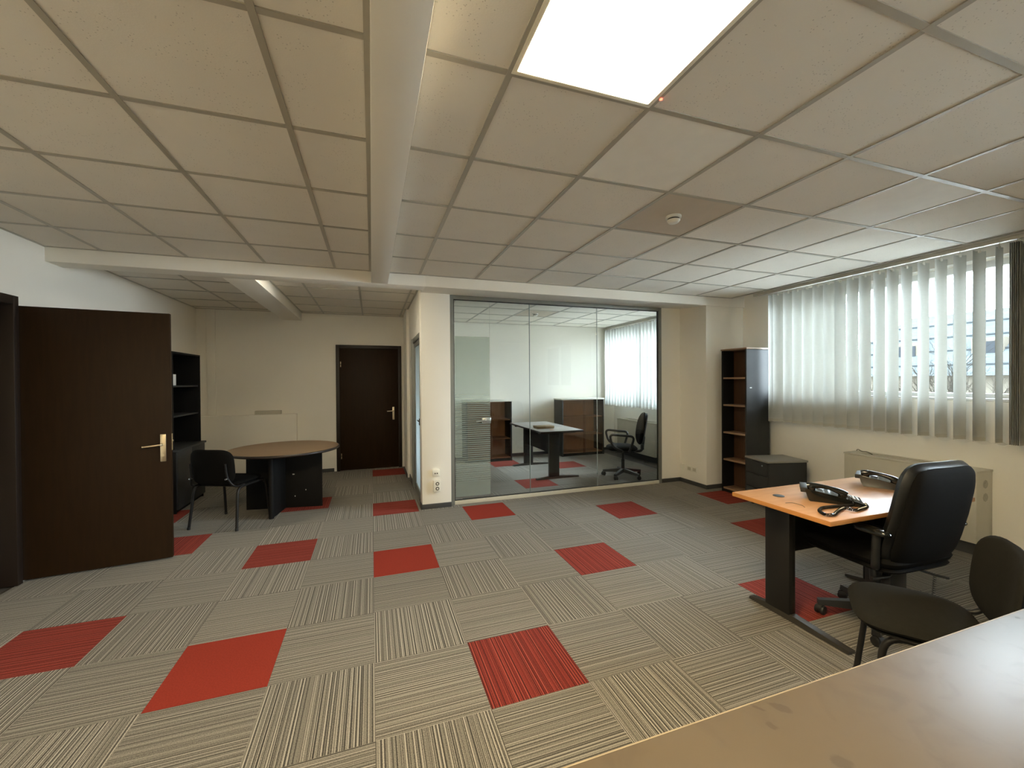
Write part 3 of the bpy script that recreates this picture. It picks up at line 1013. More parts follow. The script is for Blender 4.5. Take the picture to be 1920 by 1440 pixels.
def blind(name, label, ysl, y_rail, fabric):
    XB = 4.752
    t = thing(name, label, 'blind', (XB, 0, 0), group=None)
    rl = MB().box((-0.022, y_rail[0], 2.562), (0.022, y_rail[1], 2.594), 0.002)
    rl.box((-0.026, y_rail[0], 2.588), (-0.020, y_rail[1], 2.597))
    rl.build('headrail', M['rail'], t)
    zb, zt = 0.962, 2.536
    me = slat_mesh(zb + 0.03, zt, fabric)
    mw = slat_mesh(zb, zb + 0.032, M['slat_weight'], 0.1265)
    hk = MB().box((-0.004, -0.012, zt - 0.02), (0.004, 0.012, zt + 0.004), 0.001).cyl((0, 0, zt), (0, 0, 2.565), 0.003, seg=8).build('slat_hanger', M['white'])
    hm = hk.data
    bpy.data.objects.remove(hk)
    pos = []
    for y, a in ysl:
        o = bpy.data.objects.new('slat', me)
        COL.objects.link(o)
        o.parent = t
        o.location = (0, y, 0)
        o.rotation_euler.z = a
        for nm, d in (('slat_weight', mw), ('slat_hanger', hm)):
            c = bpy.data.objects.new(nm, d)
            COL.objects.link(c)
            c.parent = o
        pos.append((y, a))
    ch = MB()
    for s in (-1, 1):
        P = []
        for y, a in pos:
            P.append(Vector((-0.060 * math.sin(a) * s, 0.060 * math.cos(a) * s + y, zb + 0.012)))
        P.sort(key=lambda p: p.y)
        for p, q in zip(P[:-1], P[1:]):
            if (q - p).length < 0.04:
                continue
            ch.tube([p.lerp(q, k / 6) - Vector((0, 0, 0.028 * (1 - (2 * k / 6 - 1) ** 2))) for k in range(7)], 0.0016, 5)
    ch.build('bottom_chain', M['white'], t)['kind'] = 'stuff'
    return t
edge = [3.894, 3.799, 3.665, 3.551, 3.435, 3.313, 3.196, 3.079, 2.958, 2.842, 2.714, 2.602, 2.487, 2.362, 2.241, 2.117, 1.997, 1.864]
sl = []
for y in edge:
    al = R(92 if y < 1.9 else 79 if y < 2.55 else 76 if y < 2.75 else 71) + random.uniform(-0.03, 0.03)
    sl.append((y * (4.752 - 0.0635 * math.sin(al)) / 4.752 - 0.0635 * math.cos(al), al))
sl[0] = (3.80, R(80))
for k in range(6):
    sl.append((1.745 - 0.009 * k, R(70 + 2 * k)))
sl.append((1.655, R(66)))
sl.append((1.60, R(60)))
blind('vertical_blind', 'white vertical slat blind hanging above the wall convector in the main room', sl, (1.55, 4.06), M['slat'])
sl2 = [(5.15 + 0.102 * k, R(88) + random.uniform(-0.08, 0.08)) for k in range(25)]
blind('vertical_blind', 'white vertical slat blind seen through the glass in the office', sl2, (5.05, 7.63), M['slat_office'])

# ------------------------------------------------------------------ wall convectors
def convector(loc_y0, loc_y1, label, grp):
    L = loc_y1 - loc_y0
    t = thing('wall_convector', label, 'heater', (4.70, loc_y0, 0.0), group=grp)
    D = 4.936 - 4.70
    b = MB()
    b.box((0, 0.0, 0.115), (D, L, 0.700), 0.006)
    b.build('casing', M['beige'], t)
    tp = MB()
    tp.box((-0.004, -0.004, 0.700), (0.045, L + 0.004, 0.716), 0.003).box((D - 0.045, -0.004, 0.700), (D, L + 0.004, 0.716), 0.003)
    tp.box((0.045, -0.004, 0.700), (D - 0.045, 0.13, 0.716), 0.002).box((0.045, L - 0.13, 0.700), (D - 0.045, L + 0.004, 0.716), 0.002)
    tp.build('top_rim', M['beige'], t)
    g = MB()
    g.box((0.045, 0.13, 0.7005), (D - 0.045, L - 0.13, 0.702))
    g.build('grille_slot', M['beige_dark'], t)
    gb = MB()
    for k in range(3):
        x = 0.085 + (D - 0.170) * k / 2
        gb.box((x - 0.003, 0.13, 0.702), (x + 0.003, L - 0.13, 0.710))
    gb.build('grille_bar', M['beige'], t)
    bx('plinth', (0.07, 0.02, 0.0), (D, L - 0.02, 0.115), M['skirt'], t)  # dark block stands in for the shaded gap and skirting under the casing
    k1 = MB()
    for z in (0.60, 0.49):
        k1.cyl((D * 0.55, -0.0015, z), (D * 0.55, 0.003, z), 0.036, seg=8)
        k1.cyl((D * 0.55, -0.003, z), (D * 0.55, 0.003, z), 0.018, seg=8)
    k1.build('knockout', M['knockout'], t)
    return t
cv = convector(1.95, 2.95, 'long beige wall convector under the blind behind the beech desk', 'beige wall convectors')
MB().tube(smooth_path([(0.10, 0.80, 0.717), (0.12, 0.86, 0.735), (0.16, 0.93, 0.722), (0.19, 0.99, 0.74), (0.225, 1.02, 0.69)], 5, 0.04), 0.004, 6).build('cable', M['beige_dark'], cv)
convector(6.00, 7.17, 'beige wall convector inside the glazed office behind the task chair', 'beige wall convectors')

# ------------------------------------------------------------------ sockets
def data_outlet(name, label, loc, rz):
    t = thing(name, label, 'socket', loc, rz)
    MB().box((-0.041, -0.032, -0.040), (0.041, 0.0, 0.040), 0.004).build('housing', M['white'], t)
    MB().box((-0.018, -0.0335, -0.012), (-0.004, -0.031, 0.002)).box((0.006, -0.0335, -0.012), (0.020, -0.031, 0.002)).build('port', M['dark_hole'], t)
    return t
data_outlet('data_outlet', 'small white twin data outlet on the pale column, above the power socket', (0.702, 4.84, 0.418), 0)
t = thing('power_socket', 'white double power socket on the pale column, below the data outlet', 'socket', (0.711, 4.84, 0.265))
MB().box((-0.040, -0.042, -0.066), (0.040, 0.0, 0.066), 0.005).build('housing', M['white'], t)
dk = MB()
for z in (0.028, -0.028):
    dk.cyl((0.004, -0.0435, z), (0.004, -0.041, z), 0.021, seg=20)
dk.build('socket_well', M['dark_hole'], t)
pc = MB()
for z in (0.028, -0.028):
    pc.cyl((0.004, -0.047, z), (0.004, -0.0425, z), 0.011, seg=16)
pc.build('socket_face', M['white'], t)
t = thing('plug_adapter', 'white adapter plugged into the pillar wall, left of the outlet plate', 'plug', (4.285, 4.835, 0.235), -math.pi / 2)
MB().box((-0.030, -0.035, -0.035), (0.030, 0.0, 0.035), 0.004).build('housing', M['white'], t)
MB().box((-0.033, -0.030, -0.030), (-0.030, -0.006, 0.030)).build('side_slot', M['dark_hole'], t)
t = thing('outlet_plate', 'wide beige outlet plate low on the pillar beside the tall bookcase', 'socket', (4.285, 4.655, 0.222), -math.pi / 2)
MB().box((-0.095, -0.016, -0.038), (0.095, 0.0, 0.038), 0.004).build('plate', M['white'], t)
MB().box((-0.078, -0.018, -0.022), (-0.018, -0.015, 0.022), 0.001).box((0.018, -0.018, -0.022), (0.078, -0.015, 0.022), 0.001).build('cover', M['beige'], t)

# ------------------------------------------------------------------ bookcases and cabinets
def shelf_mb(a, b, bev=0.001):
    return MB().box(a, b, bev)
# tall right bookcase, open to the left (-X)
t = thing('tall_bookcase', 'tall narrow open bookcase beside the window blind, black outside and brown inside', 'bookcase', (4.415, 3.885, 0))
W, D, H = 0.385, 0.385, 1.885
MB().box((0.0, 0.0, 0.0), (D, 0.022, H - 0.02), 0.003).build('side_panel', M['anth'], t)
MB().box((0.0, W - 0.022, 0.0), (D, W, H - 0.02), 0.003).build('side_panel', M['black'], t)
bx('back_panel', (0.190, 0.022, 0.03), (0.202, W - 0.022, H - 0.02), M['brown_wood'], t)
bx('rear_panel', (D - 0.008, 0.022, 0.03), (D, W - 0.022, H - 0.02), M['black'], t)
bx('top', (-0.008, -0.008, H - 0.02), (D + 0.005, W + 0.008, H), M['shelf_wood'], t, 0.003)
bx('plinth', (0.015, 0.022, 0.0), (0.035, W - 0.022, 0.06), M['black'], t)
for z in (1.513, 1.158, 0.797, 0.440, 0.062):
    bx('shelf', (0.006, 0.022, z - 0.022), (0.190, W - 0.022, z), M['shelf_wood'], t, 0.001)
MB().box((0.055, -0.003, 1.375), (0.085, 0.0, 1.388)).build('lock_plate', M['paper'], t)

# left cabinet: open shelves over a lower cupboard
t = thing('storage_cabinet', 'tall black cabinet behind the open door, open shelves over a two door cupboard', 'cabinet', (-2.49, 5.625, 0))
CD, CW, CH = 0.36, 0.80, 1.85
bx('side_panel', (0, 0, 0.728), (CD, 0.022, CH - 0.022), M['black'], t, 0.002)
bx('side_panel', (0, CW - 0.022, 0.728), (CD, CW, CH - 0.022), M['black'], t, 0.002)
bx('back_panel', (0.0, 0.022, 0.725), (0.012, CW - 0.022, CH - 0.022), M['black'], t)
bx('top', (0, 0, CH - 0.022), (CD, CW, CH), M['black'], t, 0.002)
for z in (1.46, 1.11):
    bx('shelf', (0.012, 0.022, z - 0.02), (CD - 0.02, CW - 0.022, z), M['anth'], t, 0.001)
bx('worktop', (0, -0.01, 0.705), (CD + 0.055, CW + 0.01, 0.728), M['anth'], t, 0.002)
MB().box((0, 0, 0.0), (CD + 0.02, 0.02, 0.705), 0.001).box((0, CW - 0.02, 0), (CD + 0.02, CW, 0.705), 0.001).box((0, 0.02, 0.0), (0.012, CW - 0.02, 0.705)).box((0.012, 0.02, 0.04), (CD + 0.018, CW - 0.02, 0.06)).box((CD - 0.02, 0.02, 0), (CD, CW - 0.02, 0.04)).build('carcass', M['black'], t)
for k in range(2):
    d = bx('door', (CD + 0.02, 0.004 + k * CW / 2, 0.045), (CD + 0.040, CW / 2 - 0.002 + k * CW / 2, 0.700), M['anth'], t, 0.002)
    y = CW / 2 - 0.03 if k == 0 else CW / 2 + 0.03
    MB().cyl((CD + 0.04, y, 0.62), (CD + 0.058, y, 0.62), 0.006, seg=12).build('knob', M['anth'], d)
tag(MB().box((-2.30, 5.665, 1.4605), (-2.16, 5.80, 1.590), 0.002).build('document_box', M['paper']), 'small white box file standing on the upper shelf of the black cabinet', 'box file')

# bookcases in the glazed office (brown inside, bronze sliding glass)
def low_bookcase(x0, x1, label):
    t = thing('low_bookcase', label, 'bookcase', (x0, 7.22, 0), group='half-height bookcases in the glazed office')
    w, d, h = x1 - x0, 0.38, 1.125
    MB().box((0, 0, 0), (0.022, d, h - 0.022), 0.002).build('side_panel', M['anth'], t)
    MB().box((w - 0.022, 0, 0), (w, d, h - 0.022), 0.002).build('side_panel', M['anth'], t)
    bx('back_panel', (0.022, d - 0.012, 0.03), (w - 0.022, d, h - 0.022), M['office_wood'], t)
    bx('top', (-0.01, -0.01, h - 0.022), (w + 0.01, d, h), M['alu_and_highlight'], t, 0.002)  # pale colour paints a highlight onto the top board
    bx('plinth', (0.022, 0.03, 0), (w - 0.022, 0.05, 0.05), M['black'], t)
    for z in (0.77, 0.42, 0.07):
        bx('shelf', (0.022, 0.045, z - 0.02), (w - 0.022, d - 0.012, z), M['office_wood'], t, 0.001)
    bx('glass_door', (0.024, 0.010, 0.055), (w * 0.55, 0.014, h - 0.03), M['smoked'], t)
    bx('glass_door', (w * 0.50, 0.022, 0.055), (w - 0.024, 0.026, h - 0.03), M['smoked'], t)
    MB().box((w * 0.55, 0.008, 0.055), (w * 0.55 + 0.004, 0.016, h - 0.03)).build('door_edge', M['shelf_wood'], t)
    return t
low_bookcase(1.60, 2.465, 'brown office bookcase behind the left end of the glazed office desk')
low_bookcase(3.50, 4.425, 'brown office bookcase with bronze glass in the corner by the blind')

# pedestal drawers
t = thing('drawer_pedestal', 'dark drawer pedestal on castors in front of the tall bookcase', 'drawer unit', (4.46, 3.53, 0), R(-13.5))
bx('carcass', (-0.225, -0.18, 0.055), (0.235, 0.18, 0.545), M['anth'], t, 0.003)
bx('top', (-0.250, -0.195, 0.545), (0.240, 0.195, 0.567), M['ped_top'], t, 0.004)
for a, b in ((0.065, 0.222), (0.226, 0.383), (0.387, 0.540)):
    d = bx('drawer', (-0.243, -0.177, a), (-0.2255, 0.177, b), M['anth'], t, 0.002)
    MB().box((-0.246, -0.05, b - 0.012), (-0.242, 0.05, b - 0.004), 0.001).build('finger_pull', M['black'], d)
MB().cyl((-0.243, -0.10, 0.500), (-0.2485, -0.10, 0.500), 0.010, seg=16).build('lock', M['steel'], t)
for sx in (-0.19, 0.19):
    for sy in (-0.14, 0.14):
        MB().cyl((sx, sy, 0.055), (sx, sy, 0.043), 0.018).cyl((sx, sy - 0.016, 0.0225), (sx, sy + 0.016, 0.0225), 0.0222, seg=18, bevel=0.003).build('castor', M['plastic'], t)

# ------------------------------------------------------------------ desks
def t_desk(label, loc, rotz, L, Dp, top_m, edge_m, name='desk'):
    """local: length along X from 0 to L, depth along Y from 0 (user side) to Dp"""
    t = thing(name, label, 'desk', loc, rotz)
    bx('desktop', (0.002, 0.002, 0.7155), (L - 0.002, Dp - 0.002, 0.740), top_m, t, 0.0015)
    e = MB()
    e.box((-0.001, -0.001, 0.7145), (0.002, Dp + 0.001, 0.7395), 0.0008).box((L - 0.002, -0.001, 0.7145), (L + 0.001, Dp + 0.001, 0.7395), 0.0008)
    e.box((0.002, -0.001, 0.7145), (L - 0.002, 0.002, 0.7395), 0.0008).box((0.002, Dp - 0.002, 0.7145), (L - 0.002, Dp + 0.001, 0.7395), 0.0008)
    e.build('edge_band', edge_m, t)
    for s in (0, 1):
        x = 0.175 if s == 0 else L - 0.175
        lg = MB()
        lg.box((x - 0.028, 0.335, 0.035), (x + 0.028, 0.500, 0.690), 0.008)
        lg.box((x - 0.020, 0.05, 0.685), (x + 0.020, Dp - 0.04, 0.7145), 0.002)
        leg = lg.build('leg', M['metal_black'], t)
        ft = MB()
        xs_ = 0.026
        y0, y1 = 0.005, Dp + 0.005
        # tapered foot bar, thick at the column and thin at the tips
        for a, b, h0, h1 in ((y0, 0.36, 0.018, 0.044), (0.36, 0.47, 0.044, 0.044), (0.47, y1, 0.044, 0.018)):
            ft.hexa([(x - xs_, a, 0.004), (x + xs_, a, 0.004), (x + xs_, b, 0.004), (x - xs_, b, 0.004),
                     (x - xs_ + 0.004, a, h0), (x + xs_ - 0.004, a, h0), (x + xs_ - 0.004, b, h1), (x - xs_ + 0.004, b, h1)])
        ft.cyl((x, y0 + 0.03, 0), (x, y0 + 0.03, 0.006), 0.016).cyl((x, y1 - 0.03, 0), (x, y1 - 0.03, 0.006), 0.016)
        ft.build('foot', M['foot_metal'], leg)
    bx('modesty_panel', (0.205, 0.425, 0.375), (L - 0.205, 0.443, 0.700), M['black'], t, 0.002)
    bx('rail', (0.19, 0.30, 0.680), (L - 0.19, 0.34, 0.7145), M['metal_black'], t, 0.002)
    return t
dk1 = t_desk('beech topped desk with black T legs and two telephones on it', (2.262, 1.485, 0), 0, 1.30, 0.615, M['beech'], M['beech_edge'])
MB().cyl((0.200, 0.445, 0.738), (0.200, 0.445, 0.7425), 0.034, 0.032, 24, 0.001).build('grommet', M['plastic'], dk1)
tag(MB().tube(smooth_path([(2.352, 1.80, 0.742), (2.385, 1.785, 0.745), (2.40, 1.76, 0.742), (2.395, 1.725, 0.743), (2.375, 1.70, 0.742)], 5, 0.02), 0.0014, 6).build('wire_scrap', M['beige_dark']),
    'thin bent wire scrap lying on the left end of the beech desk', 'wire')
# office desk turned along the depth of the room
dk2 = t_desk('desk with black T legs inside the glazed office, its grey top painted with reflected daylight', (3.02, 5.50, 0), math.pi / 2, 1.42, 0.70, M['desk_sheen'], M['table_edge'])
MB().cyl((0.20, 0.44, 0.738), (0.20, 0.44, 0.743), 0.036, 0.034, 24, 0.001).build('grommet', M['beech_edge'], dk2)
t = thing('card_box', 'flat brown box lying on the desk in the glazed office', 'box', (2.42, 5.93, 0.741), 0.0)
MB().box((-0.01, -0.09, 0), (0.27, 0.09, 0.035), 0.002).build('body', M['box'], t)
MB().box((-0.013, -0.093, 0.018), (0.273, 0.093, 0.040), 0.002).build('lid', M['box'], t)

# round table
t = thing('round_table', 'round brown meeting table with black edge and crossed panel base', 'table', (-0.945, 5.285, 0))
MB().cyl((0, 0, 0.712), (0, 0, 0.741), 0.560, seg=72).build('tabletop', M['table_top'], t)
tb = MB().tube([(0.563 * math.cos(a * math.pi / 40), 0.563 * math.sin(a * math.pi / 40), 0.727) for a in range(80)], 0.0145, 10, closed=True)
tb.build('edge_band', M['table_edge'], t)
rb = Matrix.Rotation(R(-9), 4, 'Z')
MB().box((-0.415, -0.0125, 0.0), (0.415, 0.0125, 0.712), 0.002, mtx=Matrix.Translation((-0.04, 0.19, 0)) @ rb).build('base_panel', M['black'], t)
pnl = MB()
pnl.box((-0.0125, -0.40, 0.0), (0.0125, 0.36, 0.712), 0.002, mtx=Matrix.Translation((-0.04, 0.19, 0)) @ rb)
pnl.cyl(Matrix.Translation((-0.04, 0.19, 0)) @ rb @ Vector((0, -0.40, 0)), Matrix.Translation((-0.04, 0.19, 0)) @ rb @ Vector((0, -0.40, 0.711)), 0.026, seg=16)
pnl.build('base_panel', M['black'], t)
cc = MB()
for x, z, w_ in ((0.10, 0.395, 0.022), (0.115, 0.135, 0.008), (0.235, 0.205, 0.008)):
    q = Matrix.Translation((-0.04, 0.19, 0)) @ rb
    cc.box((x - w_ / 2, -0.0145, z - 0.006), (x + w_ / 2, -0.0125, z + 0.006), mtx=q)
cc.build('fixing_cap', M['white'], t)

# ------------------------------------------------------------------ foreground desk (camera side)
t = thing('foreground_desk', 'large worn brown laminate desktop in the foreground, stained with hand marks', 'desk', (0, 0, 0))
FT = MB().box((0.18, -0.10, 0.716), (2.32, 0.713, 0.740), 0.001).build('desktop', M['counter'], t)
MB().box((0.18, 0.713, 0.7155), (2.32, 0.7165, 0.7398), 0.0008).build('edge_band', M['counter_edge'], t)
bx('side_panel', (0.22, -0.06, 0), (0.245, 0.62, 0.716), M['counter_body'], t, 0.002)
bx('side_panel', (2.255, -0.06, 0), (2.28, 0.62, 0.716), M['counter_body'], t, 0.002)
bx('modesty_panel', (0.245, 0.40, 0.25), (2.255, 0.418, 0.716), M['counter_body'], t, 0.002)

# ------------------------------------------------------------------ chairs
def visitor_chair(label, loc, rotz, fab, name='visitor_chair', fx=0.245, fy=0.205, ex=4.4):
    """faces local +Y"""
    t = thing(name, label, 'chair', loc, rotz, 'black visitor chairs')
    MB().pad(0.475, 0.43, 0.062, ex, mtx=Matrix.Translation((0, 0.015, 0.462)), bend2=-0.008).build('seat', fab, t)
    MB().pad(0.465, 0.385, 0.012, ex, mtx=Matrix.Translation((0, 0.015, 0.434))).build('seat_shell', M['plastic'], t)
    bm_ = Matrix.Translation((0, -0.268, 0.640)) @ Matrix.Rotation(R(96), 4, 'X')
    bk = MB().pad(0.47, 0.365, 0.05, ex - 0.4, mtx=bm_, bend=-0.045).build('backrest', fab, t)
    for s in (-1, 1):
        fr = smooth_path([(s * (fx + 0.017), fy + 0.05, 0.0), (s * fx, fy, 0.425), (s * (fx - 0.01), -0.190, 0.425), (s * (fx + 0.013), -0.240, 0.0)], 7, 0.07)
        leg = MB().tube(fr, 0.0130, 12).build('leg_frame', M['metal_black'], t)
        MB().cyl((s * (fx + 0.017), fy + 0.05, 0), (s * (fx + 0.0165), fy + 0.048, 0.025), 0.0145, seg=12).build('foot_cap', M['plastic'], leg)
        MB().cyl((s * (fx + 0.013), -0.240, 0), (s * (fx + 0.0123), -0.2385, 0.025), 0.0145, seg=12).build('foot_cap', M['plastic'], leg)
        MB().tube(smooth_path([(s * (fx - 0.01), -0.10, 0.437), (s * (fx - 0.012), -0.235, 0.44), (s * 0.190, -0.272, 0.53), (s * 0.185, -0.290, 0.68)], 6, 0.05), 0.0105, 10).build('back_support', M['metal_black'], t)
        MB().cyl((s * 0.19, -0.30, 0.53), (s * 0.19, -0.262, 0.53), 0.008, seg=10).build('bolt', M['steel'], t)
    MB().tube([(-fx + 0.01, 0.10, 0.423), (fx - 0.01, 0.10, 0.423)], 0.010, 8).tube([(-fx + 0.01, -0.12, 0.423), (fx - 0.01, -0.12, 0.423)], 0.010, 8).build('cross_tube', M['metal_black'], t)
    return t
visitor_chair('black visitor chair seen from behind, drawn up to the round table', (-1.435, 5.10, 0), math.atan2(-0.40, 0.92), M['fabric_dark'])
visitor_chair('dark visitor chair with worn fabric between the beech desk and foreground desk', (2.245, 1.115, 0), math.atan2(0.60, 0.80), M['fabric'], fx=0.205, fy=0.135, ex=3.8)

def star_base(t, rot, rad=0.29, r_arm=0.020, castor=0.027):
    MB().cyl((0, 0, 0.068), (0, 0, 0.135), 0.042, 0.036, 20, 0.004).build('hub', M['plastic'], t)
    for k in range(5):
        a = rot + k * 2 * math.pi / 5
        c, s = math.cos(a), math.sin(a)
        arm = MB()
        P = lambda d, w, z: (c * d - s * w, s * d + c * w, z)
        arm.hexa([P(0.02, -0.028, 0.072), P(rad + 0.02, -0.021, 0.058), P(rad + 0.02, 0.021, 0.058), P(0.02, 0.028, 0.072),
                  P(0.02, -0.022, 0.130), P(rad + 0.02, -0.016, 0.088), P(rad + 0.02, 0.016, 0.088), P(0.02, 0.022, 0.130)])
        am = arm.build('base_arm', M['plastic'], t)
        ca = MB()
        x, y = c * rad, s * rad
        b = a + 0.9
        u, v = math.cos(b), math.sin(b)
        ca.cyl((x, y, 0.03), (x, y, 0.066), 0.008, seg=10)
        for w in (-1, 1):
            ca.cyl((x - v * w * 0.006 + u * 0.012, y + u * w * 0.006 + v * 0.012, castor), (x - v * w * 0.025 + u * 0.012, y + u * w * 0.025 + v * 0.012, castor), castor, seg=20, bevel=0.004)
        ca.cyl((x + u * 0.012 - v * 0.014, y + v * 0.012 + u * 0.014, castor + 0.008), (x + u * 0.012 + v * 0.014, y + v * 0.012 - u * 0.014, castor + 0.008), castor * 0.95, seg=16)
        ca.build('castor', M['plastic'], am)

# executive chair at the beech desk, back to the camera, facing local +Y
t = thing('office_chair', 'high-backed black leather office chair pushed up to the beech desk', 'chair', (2.895, 1.635, 0), R(-3))
star_base(t, R(140), 0.275)
MB().cyl((0, 0, 0.10), (0, 0, 0.30), 0.026, seg=18).cyl((0, 0, 0.28), (0, 0, 0.43), 0.018, seg=18).build('gas_column', M['plastic'], t)
MB().box((-0.10, -0.16, 0.375), (0.10, 0.15, 0.415), 0.01).box((-0.085, -0.125, 0.22), (0.055, 0.015, 0.40), 0.012).build('mechanism', M['plastic'], t)
MB().pad(0.56, 0.54, 0.11, 6.5, mtx=Matrix.Translation((0, 0.02, 0.482))).build('seat', M['fabric_dark'], t)
MB().pad(0.54, 0.52, 0.055, 6.5, mtx=Matrix.Translation((0, 0.02, 0.436))).build('seat_shell', M['fabric_dark'], t)
bm_ = Matrix.Translation((0.0, -0.262, 0.745)) @ Matrix.Rotation(R(102), 4, 'X')
bk = MB().pad(0.545, 0.600, 0.115, 5.5, mtx=bm_, bend=-0.02, bend2=-0.015, taper=-0.10).build('backrest', M['leather'], t)
MB().pad(0.515, 0.570, 0.060, 5.5, mtx=Matrix.Translation((0.0, -0.300, 0.737)) @ Matrix.Rotation(R(102), 4, 'X'), bend=-0.02, bend2=-0.015, taper=-0.10).build('back_shell', M['fabric_dark'], t)
for s in (-1, 1):
    a = MB()
    a.tube(smooth_path([(s * 0.16, -0.10, 0.445), (s * 0.295, -0.18, 0.450), (s * 0.300, -0.19, 0.645)], 6, 0.05), 0.020, 12)
    ar = a.build('arm_post', M['plastic'], t)
    MB().pad(0.070, 0.19, 0.038, 3.0, mtx=Matrix.Translation((s * 0.302, -0.165, 0.658))).build('arm_pad', M['gloss'], ar)
MB().cyl((-0.135, -0.08, 0.315), (-0.135, -0.08, 0.39), 0.027, 0.030, 20, 0.005).build('tension_knob', M['plastic'], t)
MB().tube([(-0.06, -0.13, 0.395), (-0.14, -0.15, 0.372), (-0.235, -0.125, 0.362)], [0.008, 0.008, 0.010], 8).build('tilt_lever', M['plastic'], t)
MB().tube([(0.06, -0.16, 0.395), (0.12, -0.22, 0.375), (0.17, -0.25, 0.365)], 0.007, 8).build('height_lever', M['plastic'], t)
hx = []
for k in range(0, 14 * 10 + 1):
    a = k / 10 * 2 * math.pi
    hx.append((0.085 + 0.007 * math.cos(a) - 0.02 * k / 140, -0.235 + 0.007 * math.sin(a), 0.385 - 0.17 * k / 140))
MB().tube(hx, 0.0018, 5).build('coiled_cable', M['plastic'], t)

# task chair in the glazed office, facing -X
t = thing('office_chair', 'black task chair with loop armrests inside the glazed office', 'chair', (3.66, 5.43, 0), R(64))
star_base(t, R(150), 0.285, castor=0.030)
MB().cyl((0, 0, 0.10), (0, 0, 0.27), 0.026, seg=18).cyl((0, 0, 0.25), (0, 0, 0.40), 0.018, seg=18).build('gas_column', M['plastic'], t)
MB().box((-0.08, -0.16, 0.375), (0.08, 0.12, 0.415), 0.01).tube(smooth_path([(0, -0.12, 0.395), (0, -0.29, 0.395), (0, -0.315, 0.62)], 6, 0.06), 0.02, 10).box((-0.05, -0.31, 0.42), (0.05, -0.27, 0.50), 0.01).build('mechanism', M['plastic'], t)
MB().pad(0.48, 0.46, 0.075, 3.4, mtx=Matrix.Translation((0, 0.02, 0.455)), bend2=-0.01).build('seat', M['fabric_dark'], t)
MB().pad(0.45, 0.43, 0.03, 3.4, mtx=Matrix.Translation((0, 0.02, 0.42))).build('seat_shell', M['plastic'], t)
bm_ = Matrix.Translation((0.0, -0.285, 0.745)) @ Matrix.Rotation(R(100), 4, 'X')
MB().pad(0.45, 0.50, 0.075, 2.5, mtx=bm_, bend=-0.03).build('backrest', M['fabric_dark'], t)
MB().pad(0.43, 0.48, 0.02, 2.5, mtx=Matrix.Translation((0.0, -0.322, 0.74)) @ Matrix.Rotation(R(100), 4, 'X'), bend=-0.03).build('back_shell', M['plastic'], t)
for s in (-1, 1):
    lp = smooth_path([(s * 0.17, -0.06, 0.425), (s * 0.275, -0.06, 0.43), (s * 0.295, -0.13, 0.655), (s * 0.295, 0.235, 0.685), (s * 0.285, 0.19, 0.50), (s * 0.27, 0.04, 0.43), (s * 0.17, 0.05, 0.425)], 6, 0.07)
    MB().tube(lp, 0.0175, 10).build('armrest', M['plastic'], t)

